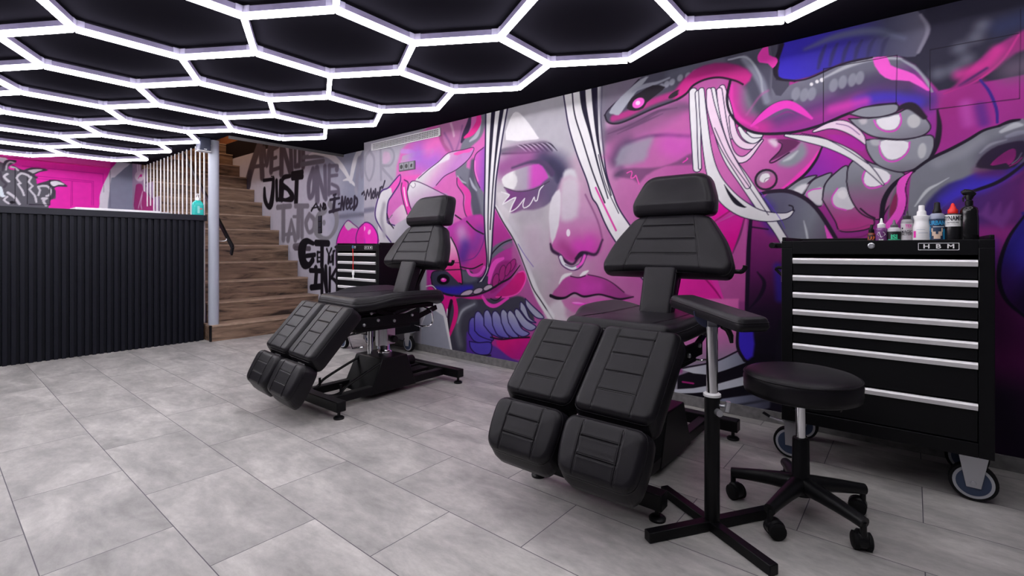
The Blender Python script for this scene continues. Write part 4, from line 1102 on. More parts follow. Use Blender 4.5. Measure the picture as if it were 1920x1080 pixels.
c.spray((66, 44, 150), 20, '1420,385 1450,430', 0.7); c.spray((58, 44, 170), 14, '1458,500 1462,560', 0.8)
c.line((34, 20, 46), [6, 8, 8, 7], '1409,398 1404,460 1402,520 1400,580', 1); c.line((36, 22, 46), [2, 7, 7, 2], '1420,510 1433,530 1425,555 1404,580', 1.6); c.line((34, 20, 46), 2.4, '1405,425 1440,430', 1.4)
# --- below the arm rest, colours lightened to make up for the weak light
c.fill((250, 120, 205), '1270,560 1385,560 1385,660 1280,705', 2, ([(0.55, (210, 130, 190)), (1, (165, 150, 175))], (1330, 600), (1350, 680)), 0)
c.fill((24, 20, 32), '1270,705 1400,660 1480,670 1480,790 1270,760', 1.5, None, 0)
c.fill((72, 50, 225), '1386,600 1412,620 1412,668 1392,672 1384,640', 3, None, 2)
c.fill((225, 228, 238), '1278,693 1340,680 1382,661 1398,680 1360,694 1330,703 1300,700', 0.9, ((150, 154, 176), (1300, 690), (1390, 670)), 0)
c.line(INK, 3, '1280,690 1340,678 1384,658', 0.9); c.line(INK, [5, 6, 6], '1384,610 1383,650 1396,676', 1)
c.line((196, 46, 140), 3, '1280,716 1300,719', 1)
c.fill((222, 226, 238), '1265,730 1300,728 1345,720 1394,706 1396,722 1345,733 1300,737 1265,738', 0.9, None, 0)
c.fill((150, 155, 180), '1345,752 1380,744 1433,740 1465,756 1430,768 1409,765', 1.6, ((70, 70, 90), (1370, 750), (1450, 760)), 2); c.line((60, 60, 74), 4, '1370,762 1440,750', 3)
c.fill((30, 26, 40), '1460,600 1500,600 1500,900 1440,800', 3, None, 0)
# hair on the right
c.org(1280, 180, 3.857)
def strand(wd, path, col=WH, o=3.4):
    c.line((40, 30, 62), [q + o for q in wd], path, 0.8); c.line(col, wd, path, 0.8)
PW = (240, 214, 232)
strand([13, 14, 13, 14], '75,-30 80,120 90,300 105,520')
strand([9, 8, 5, 4], '110,-20 120,150 118,300 125,520')
strand([10, 12, 14, 10], '285,-60 320,60 350,200 360,290', PW)
strand([7, 11, 12, 8, 2], '350,150 375,280 430,350 510,360 570,290', PW)
strand([5, 10, 11, 6, 2], '410,230 450,290 510,320 555,300 570,288')
strand([3, 7, 5, 2], '470,260 510,285 560,288 572,286')
strand([9, 13, 14, 9, 2], '265,-40 300,240 350,420 450,455 575,320', PW)
strand([10, 16, 19, 20, 18, 14, 15], '215,-40 255,230 330,440 450,620 590,830 680,960 760,1090')
strand([8, 14, 16, 13, 10], '190,-40 205,80 260,260 330,420 470,650', PW)
strand([9, 12, 15, 22, 30, 28, 20, 15, 9, 2], '135,-40 150,150 180,400 225,580 310,720 420,810 540,860 650,875 750,865 800,830')
c.line((30, 24, 40), [1, 6, 9, 4, 1], '300,640 340,710 390,770 440,800 460,803', 0.8, 4); c.line((40, 30, 62), 1.6, '230,230 330,440 470,640 620,860', 0.7); c.line((96, 60, 190), 1.2, '560,690 700,880 740,960', 0.7)
c.line(INK, 2.6, '800,830 795,800 770,790', 0.8)
strand([3, 11, 14, 14, 10, 2], '745,285 900,310 1060,350 1230,430 1360,540 1450,640'); c.line((40, 30, 62), 1.6, '860,270 1010,300 1180,385 1340,490', 0.8)
strand([3, 10, 18, 17, 12, 2], '950,255 1060,215 1150,212 1230,250 1290,300 1318,345', PW); c.line((90, 40, 120), 1.2, '1110,200 1200,220 1280,280', 0.8)
# the snake's rim covers the roots of the hair
c.org(0, 0, 1)
c.fill((206, 44, 140), '1272,182 1287,175 1300,160 1322,149 1349,145 1378,151 1396,160 1410,140 1385,122 1340,118 1300,132 1276,160', 3, ((150, 40, 110), (1340, 146), (1345, 120)), 2)
c.line(INK, 3.4, '1269,187 1287,175 1300,160 1322,149 1349,145 1378,151 1393,158', 1.2)
c.line(INK, [5, 5, 5, 5, 4], '1369,152 1363,184 1369,212 1389,236 1422,250 1480,249', 0.9)
# --- right-hand snake head over the tool cabinet
c.org(1560, 180, 4.5)
c.fill((84, 46, 120), '600,1000 800,850 1200,800 1640,640 1640,1100 600,1100', 12, ([(0.5, (80, 44, 118)), (1, (96, 40, 110))], (900, 900), (1500, 1000)), 0)
c.fill((126, 128, 138), '690,625 830,532 1000,450 1150,370 1280,290 1420,250 1560,205 1640,220 1640,560 1500,650 1380,730 1250,790 1100,830 980,900 900,1000 860,1250 600,1250 640,980 655,760', 1, None, 2)
c.fill((58, 52, 110), '720,1250 760,980 860,830 980,740 1100,700 1210,650 1300,640 1640,560 1640,600 1500,690 1380,740 1250,795 1100,835 980,905 900,1000 860,1250', 5, ((66, 50, 176), (900, 760), (1150, 800)), 2)
c.spray((72, 56, 205), 22, '960,880 1100,800 1260,770 1420,680', 0.8); c.spray((150, 152, 162), 22, '900,560 1100,470 1250,380', 0.7)
c.spray((120, 40, 100), 24, '1260,640 1420,640', 0.6)
c.line((196, 200, 204), [2, 6, 3, 1], '700,930 800,800 900,740 985,690', 1.6); c.line((176, 180, 188), [2, 5, 2], '1250,480 1340,410 1470,370', 2.4); c.line((190, 194, 200), [6, 11, 5], '1430,300 1540,250 1600,245', 2); c.line((160, 164, 176), [6, 9, 6], '1480,340 1560,315 1640,300', 2)
c.fill((52, 42, 58), '1215,600 1240,540 1300,480 1400,420 1560,380 1640,390 1640,480 1540,600 1400,622 1300,612', 2.4, None, 2); c.fill((240, 42, 166), '1335,582 1400,515 1490,455 1545,447 1552,500 1530,550 1490,582 1470,565 1400,580', 0.9, None, 2)
c.line((240, 42, 166), 2, '1500,590 1560,560 1600,520', 1.2); c.line((176, 178, 190), 2, '1520,570 1570,530 1600,480', 1.4)
c.line(INK, [5, 6, 6, 5, 4], '690,628 830,530 1000,448 1150,368 1280,290 1420,250', 1); c.line(INK, [4, 6, 4], '1400,255 1500,215 1580,200', 1); c.line(INK, [5, 7, 6], '1640,555 1500,665 1370,740 1200,800', 1.4)
c.line(INK, [6, 8, 10, 9], '690,632 530,740 440,880 415,1060', 1); c.fill((110, 104, 116), '560,740 500,860 470,1000 480,1100 540,1000 560,880', 2, None, 2); c.fill((140, 44, 90), '550,800 490,930 490,1040 545,960', 2, None, 2)
c.line((244, 88, 208), [5, 14, 16, 15, 15, 16, 18], '672,648 600,715 580,790 590,870 575,960 520,1050 440,1150', 0.8); c.line(INK, 1.8, '690,632 640,710 620,790 632,880 605,1000', 0.8)
c.line(INK, 3, '240,950 300,1000 360,1030', 1)
c.fill((130, 70, 150), '1240,1000 1320,900 1340,1000 1420,900 1430,1000 1520,890 1520,1000 1440,1120', 6, None, 0, 0.6)
# far right: dark blue disc, magenta haze
c.org(1400, 340, 3.6)
c.fill((44, 34, 130), '1900,200 1860,230 1780,380 1705,560 1705,660 1750,790 1880,920 2400,1000 2400,150', 3, ([(0.5, (58, 44, 176)), (1, (24, 20, 60))], (1720, 520), (2000, 640)), 2)
c.spray((110, 30, 96), 60, '1620,900 1720,1060 1760,1300', 0.8); c.spray((150, 34, 120), 50, '1900,1120 2000,1250', 0.8); c.spray((30, 22, 40), 120, '1720,1500 1800,1700 1950,1900', 0.9); c.spray((60, 22, 62), 90, '1700,700 1720,1000 1900,1100', 0.7); c.spray((40, 26, 60), 60, '1720,-160 1900,-220 2000,-100', 0.6); c.spray((70, 44, 150), 24, '1650,420 1640,560', 0.6)  # the dark sprays paint a vignette into the mural's right end
c.line((24, 18, 36), [4, 7, 9, 8, 5], '1880,225 1762,395 1702,610 1745,790 1890,925', 1.2)
# joints of the two flush access hatches
c.org(1480, 0, 3.6)
for t in ('228,835 230,465', '230,465 726,373', '726,373 722,705', '948,742 952,335', '952,335 1545,226', '1560,60 1556,665', '1556,665 948,742'):
    c.line((22, 14, 30), 1.3, t, 0.5, 0)
o = c.mesh('wall_right', M['mural'], gain=GAIN, thick=RECESS_Y - WALL_Y + 0.06)
structure(o, 'long wall painted with a mural of a face, white hair and pink-eyed snakes', 'wall')

# ------------------------------------------------------------------ honeycomb of light tubes
HX0, HY0, HS, HROT, HZ = -0.4785, 2.676, 0.4699, math.radians(1.434), 2.108
def hexp(k, m):                                                      # lattice column k (towards the stairs), m half-edges towards the wall
    u, v = -k * math.sqrt(3) / 2, m
    ca, sa = math.cos(HROT), math.sin(HROT)
    return (HX0 + HS * (u * ca - v * sa), HY0 + HS * (u * sa + v * ca))

honey = thing('honeycomb_ceiling_light', 'white glowing honeycomb of light tubes hung under the black ceiling', 'ceiling light', (0, 0, 0))
rows = [(-1.0, range(-2, 11, 2)), (-2.5, range(-1, 18, 2)), (-4.0, range(-2, 19, 2)), (-5.5, range(1, 20, 2)), (-7.0, range(4, 19, 2)), (-8.5, range(7, 20, 2))]
verts_, edges_ = {}, set()
for cm, ks in rows:
    for k in ks:
        ring = [(k, cm + 1), (k + 1, cm + 0.5), (k + 1, cm - 0.5), (k, cm - 1), (k - 1, cm - 0.5), (k - 1, cm + 0.5)]
        for i in range(6):
            a, b = ring[i], ring[(i + 1) % 6]
            edges_.add((min(a, b), max(a, b)))
tube_me = None
hold_me = None
def dist_cam(e):
    a, b = hexp(*e[0]), hexp(*e[1]); return math.hypot((a[0] + b[0]) / 2, (a[1] + b[1]) / 2)
edges_ = sorted(edges_, key=lambda e: dist_cam(e))
for e in edges_:
    a, b = Vector((*hexp(*e[0]), HZ)), Vector((*hexp(*e[1]), HZ))
    mid = (a + b) / 2; ang = math.atan2(b.y - a.y, b.x - a.x)
    if tube_me is None:
        h = HS / 2 - 0.010
        t_ = MB().tube([(-h, 0, 0), (h, 0, 0)], 0.0145, 12).build('light_tube', M['tube'], honey)
        h2 = HS / 2 - 0.030
        b_ = MB().box(-h2, h2, -0.0135, 0.0135, 0.0155, 0.044).build('tube_holder', M['holder'], t_, bevel=0.002)
        tube_me, hold_me = t_.data, b_.data
    else:
        t_ = bpy.data.objects.new('light_tube', tube_me); COL.objects.link(t_); t_.parent = honey
        b_ = bpy.data.objects.new('tube_holder', hold_me); COL.objects.link(b_); b_.parent = t_
    t_.location = mid; t_.rotation_euler = (0, 0, ang)
joint_me = None
for p in sorted({q for e in edges_ for q in e}, key=lambda q: math.hypot(*hexp(*q))):
    dirs = [hexp(*(e[1] if e[0] == p else e[0])) for e in edges_ if p in e]
    P = hexp(*p); mb = MB()
    for d in dirs:
        v = Vector((d[0] - P[0], d[1] - P[1], 0)).normalized()
        mb.tube([Vector((0, 0, 0.030)), v * 0.042 + Vector((0, 0, 0.030))], 0, sq=(0.031, 0.034))
    mb.build('tube_joint', M['clear'], honey, loc=(P[0], P[1], HZ), bevel=0.002)
# short rods to the ceiling
for p in sorted({q for e in edges_ for q in e})[::5]:
    P = hexp(*p)
    MB().cyl((0, 0, 0.04), (0, 0, CEIL - HZ), 0.004, 8).build('hanger_rod', M['black_metal'], honey, loc=(P[0], P[1], HZ))

# ------------------------------------------------------------------ treatment chairs
def seam_grid(w, y0, y1, ys, dep=0.0042, wid=0.0034):
    """Two long seams at +-w and cross seams at heights ys."""
    g = [((-w, y0), (-w, y1), dep, wid), ((w, y0), (w, y1), dep, wid)]
    for y in ys: g.append(((-w, y), (w, y), dep * 1.1, wid))
    return g


def make_chair(loc, rz, label, leg_ang=45.8, leg_origin=(0.087, 0.69), foot_ang=61.0, back_shift=0.0, recline=0.0, seat_z=0.70, seat_y=0.0, lean=0.0):
    t = thing('tattoo_chair', label, 'tattoo chair', loc, rz, 'tattoo chairs along the mural')
    bm_, ch, le = M['black_metal'], M['chrome'], M['leather']
    # --- base: H frame with a trapezoid housing
    b = MB()
    b.box(-0.30, 0.30, -0.03, 0.03, 0.045, 0.105); b.box(-0.30, 0.30, 0.95, 1.01, 0.045, 0.105)
    b.box(-0.155, -0.105, 0.03, 0.95, 0.045, 0.095); b.box(0.105, 0.155, 0.03, 0.95, 0.045, 0.095)
    fr = b.build('base_frame', bm_, t, bevel=0.004)
    h = MB()
    h.add([(-0.150, 0.30, 0.04), (0.160, 0.30, 0.04), (0.160, 0.68, 0.04), (-0.150, 0.68, 0.04), (-0.140, 0.40, 0.262), (0.150, 0.40, 0.262), (0.150, 0.61, 0.262), (-0.140, 0.61, 0.262)],
          [(0, 3, 2, 1), (4, 5, 6, 7), (0, 1, 5, 4), (1, 2, 6, 5), (2, 3, 7, 6), (3, 0, 4, 7)])
    h.build('base_housing', bm_, t, bevel=0.006)
    for x in (-0.272, 0.272):
        for y in (0.0, 0.98):
            MB().lathe([(0.030, 0), (0.031, 0.008), (0.022, 0.016), (0.009, 0.018), (0.009, 0.046)], 20).build('levelling_foot', M['black_plastic'], t, loc=(x, y, 0))
    # foot pump loop in front, motor behind
    MB().tube(smooth_open([(-0.10, 0.42, 0.25), (-0.115, 0.16, 0.145), (-0.118, 0.10, 0.10), (-0.10, 0.05, 0.088), (0.0, 0.035, 0.086), (0.10, 0.05, 0.088), (0.128, 0.10, 0.10), (0.132, 0.16, 0.14), (0.14, 0.43, 0.25)], 5), 0.009, 8).build('pump_pedal', bm_, t)
    MB().tube([(0.122, 0.11, 0.10), (0.122, 0.11, 0.15)], 0.008, 8).tube([(-0.115, 0.11, 0.10), (-0.115, 0.11, 0.15)], 0.008, 8).build('pedal_bracket', bm_, t)
    MB().cyl((-0.02, 0.64, 0.165), (-0.02, 0.80, 0.165), 0.036).box(-0.05, 0.05, 0.66, 0.90, 0.075, 0.10).build('pump', bm_, t, bevel=0.003)
    # --- hydraulic column
    MB().lathe([(0.052, 0.255), (0.052, 0.285), (0.040, 0.29), (0.036, 0.30), (0.036, 0.47)], 28).build('piston', ch, t, loc=(0.03, 0.51, 0))
    MB().lathe([(0.018, 0.262), (0.018, 0.47)], 18).build('guide_rod', ch, t, loc=(-0.075, 0.47, 0))
    MB().lathe([(0.018, 0.262), (0.018, 0.47)], 18).build('guide_rod', ch, t, loc=(-0.035, 0.44, 0))
    MB().box(0.075, 0.082, 0.42, 0.56, 0.335, 0.465).box(0.082, 0.118, 0.462, 0.470, 0.335, 0.465).box(0.050, 0.082, 0.42, 0.428, 0.335, 0.465).build('bracket_plate', M['steel'], t, bevel=0.001)
    k = MB(); k.at(Matrix.Translation((0.118, 0.52, 0.375)) @ Matrix.Rotation(math.pi / 2, 4, 'Y')).lathe([(0.010, -0.04), (0.024, -0.02), (0.026, 0.0), (0.022, 0.018)], 12); k.build('clamp_knob', M['black_plastic'], t)
    MB().tube([(-0.06, 0.39, 0.44), (-0.085, 0.30, 0.40), (-0.085, 0.33, 0.31), (-0.055, 0.40, 0.315)], 0.006, 8).tube([(-0.085, 0.31, 0.405), (-0.03, 0.40, 0.42)], 0.005, 8).build('release_lever', ch, t)
    # --- seat carrier: plates, scissor links, bolts
    s = MB()
    s.box(-0.19, 0.21, 0.20, 0.60, 0.468, 0.492)
    s.box(-0.20, -0.185, 0.18, 0.66, 0.492, 0.56); s.box(0.205, 0.22, 0.18, 0.66, 0.492, 0.56)
    s.box(-0.20, 0.20, 0.22, 0.80, 0.585, 0.612)
    for x in (-0.17, 0.18):
        s.tube([(x, 0.24, 0.50), (x, 0.52, 0.60)], 0, sq=(0.016, 0.034)); s.tube([(x + 0.02, 0.58, 0.50), (x + 0.02, 0.34, 0.60)], 0, sq=(0.012, 0.034))
        s.tube([(x, 0.62, 0.50), (x, 0.84, 0.575)], 0, sq=(0.016, 0.034))
    s.box(-0.06, 0.07, 0.40, 0.60, 0.44, 0.472)
    s.build('seat_carrier', bm_, t, bevel=0.002)
    a = MB(); a.cyl((0.06, 0.30, 0.525), (0.06, 0.56, 0.55), 0.017, 14); a.cyl((-0.06, 0.28, 0.525), (-0.06, 0.54, 0.55), 0.015, 14); a.cyl((0.09, 0.56, 0.53), (0.09, 0.80, 0.60), 0.011, 12)
    a.build('gas_spring', M['steel'], t)
    for (x, y, z) in ((0.222, 0.24, 0.515), (0.222, 0.34, 0.535), (0.222, 0.46, 0.52), (0.222, 0.60, 0.545), (0.222, 0.29, 0.585)):
        q = MB(); q.at(Matrix.Translation((x, y, z)) @ Matrix.Rotation(math.pi / 2, 4, 'Y')).lathe([(0.011, 0), (0.011, 0.008), (0.007, 0.012)], 6); q.build('bolt', M['zinc'], t)
    MB().tube(smooth_open([(0.10, 0.74, 0.60), (0.17, 0.75, 0.575), (0.225, 0.76, 0.56), (0.225, 0.77, 0.47), (0.20, 0.72, 0.45), (0.12, 0.70, 0.455)], 4), 0.006, 8).build('tilt_lever', M['chrome'], t)
    # --- seat
    seat = MB()
    out = round_poly([(-0.245, 0.165), (0.245, 0.165), (0.262, 0.26), (0.315, 0.40), (0.325, 0.58), (0.315, 0.78), (0.24, 0.86), (-0.24, 0.86), (-0.315, 0.78), (-0.325, 0.58), (-0.315, 0.40), (-0.262, 0.26)],
                     [0.035, 0.035, 0.05, 0.12, 0.1, 0.1, 0.08, 0.08, 0.1, 0.1, 0.12, 0.05])
    def seat_warp(x, y):
        side = max(0.0, (abs(x) - 0.17) / 0.15)
        f = min(1.0, max(0.0, (y - 0.20) / 0.22)); f = f * f * (3 - 2 * f)
        return 0.026 * f * min(1.0, side) ** 1.5 - 0.012 * (1 - f) - 0.02 * f * (1 - min(1.0, side))
    seat.at(Matrix.Translation((0, seat_y, seat_z)))
    cushion(seat, out, 0.085, 0.035, grooves=[((-0.17, 0.20), (-0.17, 0.84), 0.002, 0.004), ((0.17, 0.20), (0.17, 0.84), 0.002, 0.004)], crown=0.004, warp=seat_warp)
    seat.build('seat', le, t, angle=60)
    # --- two hinged leg rests, each with a foot pad
    def rot2(a): return Vector((0, math.cos(math.radians(a)), math.sin(math.radians(a))))
    for side, off in ((-1, 0.0), (1, 0.0)):
        A = Vector((side * 0.1675, leg_origin[0], leg_origin[1]))
        up = rot2(leg_ang); L_ = 0.385
        g = MB(); g.at(frame(A - up * L_, (1, 0, 0), up))
        w = 0.160
        cushion(g, round_poly([(-w, 0), (w, 0), (w, L_), (-w, L_)], [0.045, 0.045, 0.035, 0.035]), 0.105, 0.026,
                grooves=seam_grid(0.078, 0.012, L_ - 0.012, [0.09, 0.17, 0.25, 0.325]), crown=0.006, drop=0.018)
        leg = g.build('leg_rest', le, t, angle=60)
        upf = rot2(foot_ang); Lf = 0.205
        F0 = A - up * (L_ + 0.030) + Vector((0, -0.006, 0.004))
        f = MB(); f.at(frame(F0 - upf * Lf, (1, 0, 0), upf))
        cushion(f, round_poly([(-w + 0.012, 0), (w - 0.012, 0), (w + 0.004, 0.11), (w - 0.002, Lf), (-w + 0.002, Lf), (-w - 0.004, 0.11)], [0.075, 0.075, 0.05, 0.045, 0.045, 0.05]), 0.100, 0.024,
                grooves=seam_grid(0.078, 0.012, Lf - 0.01, [0.075, 0.140]), crown=0.008, drop=0.035)
        f.build('foot_pad', le, t, angle=60)
        n = Vector((1, 0, 0)).cross(up)
        P = A - n * 0.12
        br = MB(); 
        br.tube([P - up * 0.02 + Vector((0, 0.03, -0.02)), P - up * (L_ + 0.06) + Vector((0, 0.0, 0.0))], 0, sq=(0.03, 0.022))
        br.tube([P - up * 0.05, P - up * 0.02 + Vector((0, 0.14, -0.02))], 0, sq=(0.03, 0.022))
        br.build('leg_arm', bm_, t, bevel=0.002)
        h_ = MB()
        h_.tube([A - up * (L_ - 0.03) - n * 0.055, A - up * (L_ + 0.06) - n * 0.055], 0, sq=(0.085, 0.012))
        h_.build('foot_pad_hinge', M['black_metal'], t, bevel=0.001)
    # --- backrest: stem, shoulders, head rest
    S0 = Vector((0, 0.60 + back_shift, seat_z - 0.006)); us = rot2(71 + lean)
    st = MB(); st.at(frame(S0, (1, 0, 0), us))
    cushion(st, round_poly([(-0.080, -0.03), (0.080, -0.03), (0.085, 0.23), (-0.085, 0.23)], 0.02), 0.070, 0.016, crown=0.006, nx=30, ny=44)
    st.build('back_stem', le, t, angle=60)
    B0 = S0 + us * 0.20; ub = rot2(63 + lean)
    bk = MB(); bk.at(frame(B0, (1, 0, 0), ub))
    bo = round_poly([(-0.325, 0.0), (-0.12, 0.012), (0.12, 0.012), (0.325, 0.0), (0.342, 0.05), (0.300, 0.18), (0.205, 0.325), (0.15, 0.342), (-0.15, 0.342), (-0.205, 0.325), (-0.300, 0.18), (-0.342, 0.05)],
                    [0.04, 0.05, 0.05, 0.04, 0.04, 0.12, 0.05, 0.03, 0.03, 0.05, 0.12, 0.04])
    gr = [((-0.205, 0.005), (-0.125, 0.335), 0.0042, 0.0034), ((0.205, 0.005), (0.125, 0.335), 0.0042, 0.0034)]
    for y in (0.10, 0.185, 0.265):
        w = 0.205 - 0.080 * y / 0.335 - 0.004; gr.append(((-w, y), (w, y), 0.0060, 0.0046))
    cushion(bk, bo, 0.095, 0.032, grooves=gr, crown=0.010, nx=120, ny=110)
    bk.build('backrest', le, t, angle=60)
    H0 = B0 + ub * 0.365 + Vector((0, -0.035, -0.012)); uh = rot2(86 + lean)
    hd = MB(); hd.at(frame(H0, (1, 0, 0), uh))
    cushion(hd, round_poly([(-0.215, -0.02), (0.215, -0.02), (0.222, 0.06), (0.165, 0.215), (-0.165, 0.215), (-0.222, 0.06)], [0.05, 0.05, 0.08, 0.06, 0.06, 0.08]), 0.120, 0.036, crown=0.006, nx=60, ny=60,
            warp=lambda x, y: -0.42 * max(0.0, y - 0.045) - 0.10 * max(0.0, 0.045 - y))
    hp = hd.build('headrest', le, t, angle=60)
    # pressed mark on the head rest
    e = MB(); e.at(frame(H0, (1, 0, 0), uh) @ Matrix.Translation((0, 0.125, -0.0287)) @ Matrix.Rotation(-math.atan(0.42), 4, 'X'))
    v, f_ = text_mesh('R', 0.055); e.add(v, f_); e.build('pressed_mark', M['black_plastic'], hp, smooth=False); e = MB(); e.at(frame(H0, (1, 0, 0), uh) @ Matrix.Translation((0, 0.075, -0.0083)) @ Matrix.Rotation(-math.atan(0.42), 4, 'X'))
    v, f_ = text_mesh('PREMIUM', 0.022); e.add(v, f_)
    e.build('pressed_lettering', M['black_plastic'], hp, smooth=False)
    # frame behind the back, adjusting handle on the right
    fb = MB(); n = Vector((1, 0, 0)).cross(ub)
    Q = B0 - n * 0.115
    for x in (-0.06, 0.06):
        fb.tube([Vector((x, 0.70 + back_shift, seat_z - 0.10)), S0 + us * 0.02 - Vector((1, 0, 0)).cross(us) * 0.085 + Vector((x, 0, 0)), Q + ub * 0.10 + Vector((x, 0, 0)), Q + ub * 0.40 + Vector((x, 0, 0)), H0 - Vector((1, 0, 0)).cross(uh) * 0.13 + uh * 0.10 + Vector((x, 0, 0))], 0, sq=(0.022, 0.022))
    fb.build('back_frame', bm_, t, bevel=0.002)
    hb = Q + ub * 0.05 + n * 0.03
    MB().tube(smooth_open([hb + Vector((0.10, 0, 0)), hb + Vector((0.33, 0.01, 0.0)), hb + Vector((0.365, 0.01, 0.0)), hb + Vector((0.38, 0.01, 0.015)), hb + Vector((0.383, 0.01, 0.03))], 4), 0.011, 10).build('adjusting_handle', M['black_plastic'], t)
    return t


make_chair((-1.0, 1.728, 0), 0.0, 'nearer black leather tattoo chair with split leg rests, beside the arm rest stand')
far_chair = make_chair((-2.89, 1.56, 0), math.radians(0.5), 'farther black leather tattoo chair with split leg rests, nearer the stairs', leg_ang=48.0, leg_origin=(0.10, 0.655), foot_ang=62.0, back_shift=0.05)
far_chair.scale = (1.05, 1.0, 1.0)
for part in far_chair.children:                                      # its seat is turned a little on the base
    if part.name.split('.')[0] in ('seat', 'leg_rest', 'foot_pad', 'leg_arm', 'foot_pad_hinge', 'back_stem', 'backrest', 'headrest', 'back_frame', 'adjusting_handle', 'seat_carrier', 'gas_spring', 'bolt', 'tilt_lever'):
        q = Matrix.Rotation(math.radians(-5.0), 3, 'Z'); pv = Vector((0.0, 0.50, 0.0))
        part.rotation_euler = (0, 0, math.radians(-5.0)); part.location = pv - q @ pv

# ------------------------------------------------------------------ rolling stool
st = thing('rolling_stool', 'round black padded stool on five castors in front of the large tool cabinet', 'stool', (-0.325, 2.10, 0))
R_ = 0.192
cp = MB(); cp.lathe([(0.02, 0.452), (R_ - 0.012, 0.452), (R_, 0.458), (R_ + 0.003, 0.475), (R_ + 0.002, 0.49), (R_ + 0.004, 0.505), (R_, 0.522), (R_ - 0.004, 0.527), (R_ - 0.012, 0.534), (R_ - 0.04, 0.541), (0.10, 0.547), (0.001, 0.549)], 64)
seat_ = cp.build('seat', M['leather'], st, angle=60)
MB().tube([(math.cos(q) * (R_ + 0.0005), math.sin(q) * (R_ + 0.0005), 0.524) for q in np.linspace(0, 2 * math.pi, 64, endpoint=False)], 0.0028, 6, closed=True).build('piping', M['leather'], seat_)
MB().lathe([(0.05, 0.430), (0.09, 0.436), (0.09, 0.452)], 24).tube([(0.05, 0.0, 0.436), (0.11, -0.02, 0.432), (0.13, -0.03, 0.425)], 0.006, 8).build('seat_plate', M['black_metal'], st)
MB().lathe([(0.0165, 0.27), (0.0165, 0.44)], 24).build('gas_lift', M['chrome'], st)
MB().lathe([(0.045, 0.085), (0.048, 0.11), (0.030, 0.145), (0.028, 0.285), (0.026, 0.29)], 24).build('lift_sleeve', M['black_plastic'], st)
for i in range(5):
    a = math.radians(184 + 72 * i)
    d = Vector((math.cos(a), math.sin(a), 0))
    arm = MB()
    n = 7
    pts = [d * (0.025 + 0.215 * j / (n - 1)) + Vector((0, 0, 0.118 - 0.022 * (j / (n - 1)) ** 1.5)) for j in range(n)]
    arm.tube(pts, [0.033, 0.030, 0.027, 0.025, 0.023, 0.021, 0.020], 14)
    ob = arm.build('base_arm', M['black_plastic'], st)
    tip = d * 0.235
    s_ = Vector((-d.y, d.x, 0)); off = s_ * 0.020
    cs = MB(); cs.cyl((tip.x, tip.y, 0.05), (tip.x, tip.y, 0.098), 0.010, 12)
    ax = Vector((math.cos(a + 0.9), math.sin(a + 0.9), 0))
    c0 = tip + Vector((-ax.y, ax.x, 0)) * 0.016
    cs.tube([c0 + Vector((0, 0, 0.035)) - ax * 0.017, c0 + Vector((0, 0, 0.035)) - ax * 0.012, c0 + Vector((0, 0, 0.035)) + ax * 0.012, c0 + Vector((0, 0, 0.035)) + ax * 0.017], [0.024, 0.030, 0.030, 0.024], 18)
    cas = cs.build('castor_hood', M['black_plastic'], st)
    for sg in (-1, 1):
        wh = MB(); p0 = c0 + Vector((0, 0, 0.0285)) + ax * (0.010 * sg); p1 = c0 + Vector((0, 0, 0.0285)) + ax * (0.029 * sg)
        wh.tube([p0, p0 + (p1 - p0) * 0.8, p1], [0.0285, 0.0285, 0.022], 20); wh.build('castor_wheel', M['rubber'], cas)

# ------------------------------------------------------------------ arm rest on a cross-foot stand
ar = thing('arm_rest_stand', 'black padded arm rest on a chrome and black post with a cross foot', 'arm rest', (-0.554, 1.798, 0))
o_ = Vector((-0.554, 1.798, 0))
fb = MB()
ends = [Vector((-0.783, 1.927, 0)), Vector((-0.326, 1.656, 0)), Vector((-0.700, 1.575, 0)), Vector((-0.418, 2.01, 0))]
fb.tube([ends[0] - o_ + Vector((0, 0, 0.0175)), ends[1] - o_ + Vector((0, 0, 0.0175))], 0, sq=(0.034, 0.034))
fb.build('foot_bar', M['black_metal'], ar, bevel=0.003)
MB().tube([ends[2] - o_ + Vector((0, 0, 0.0185)), ends[3] - o_ + Vector((0, 0, 0.0185))], 0, sq=(0.034, 0.035)).build('foot_bar', M['black_metal'], ar, bevel=0.003)
MB().lathe([(0.026, 0.03), (0.026, 0.475), (0.021, 0.478)], 28).build('lower_post', M['black_metal'], ar)
MB().lathe([(0.026, 0.474), (0.030, 0.474), (0.030, 0.482), (0.024, 0.486)], 28).build('post_collar', M['white_plastic'], ar)
MB().lathe([(0.0195, 0.40), (0.0195, 0.722)], 28).build('upper_post', M['chrome'], ar)
kn = MB(); kn.cyl((0.026, 0.0, 0.445), (0.055, -0.004, 0.447), 0.006, 10); kn.cyl((0.022, -0.014, 0.425), (0.036, -0.03, 0.425), 0.012, 10)
kn.tube([(0.052, -0.004, 0.43), (0.056, -0.004, 0.465)], 0.009, 10); kn.build('clamp_screw', M['zinc'], ar)
MB().box(-0.017, 0.017, -0.0035, 0.0035, 0.705, 0.772).build('hinge_plate', M['zinc'], ar, bevel=0.001, rot=(0, 0, YAW))
dd = MB(); dd.at(Matrix.Rotation(YAW, 4, 'Z') @ Matrix.Translation((0.0, 0.010, 0.775)) @ Matrix.Rotation(math.pi / 2, 4, 'X'))
dd.prism([(0.062 * math.cos(q), 0.062 * math.sin(q)) for q in np.linspace(math.pi, 2 * math.pi, 24)], -0.002, 0.002)
dd.build('tilt_disc', mat('blue_grey_disc', (0.10, 0.11, 0.20), 0.3, metal=0.6), ar)
lv = MB(); lv.tube([(0.03, 0.02, 0.725), (0.045, 0.03, 0.712), (0.055, 0.03, 0.69), (0.058, 0.03, 0.665)], [0.012, 0.011, 0.010, 0.006], 10); lv.build('tilt_lever', M['black_plastic'], ar)
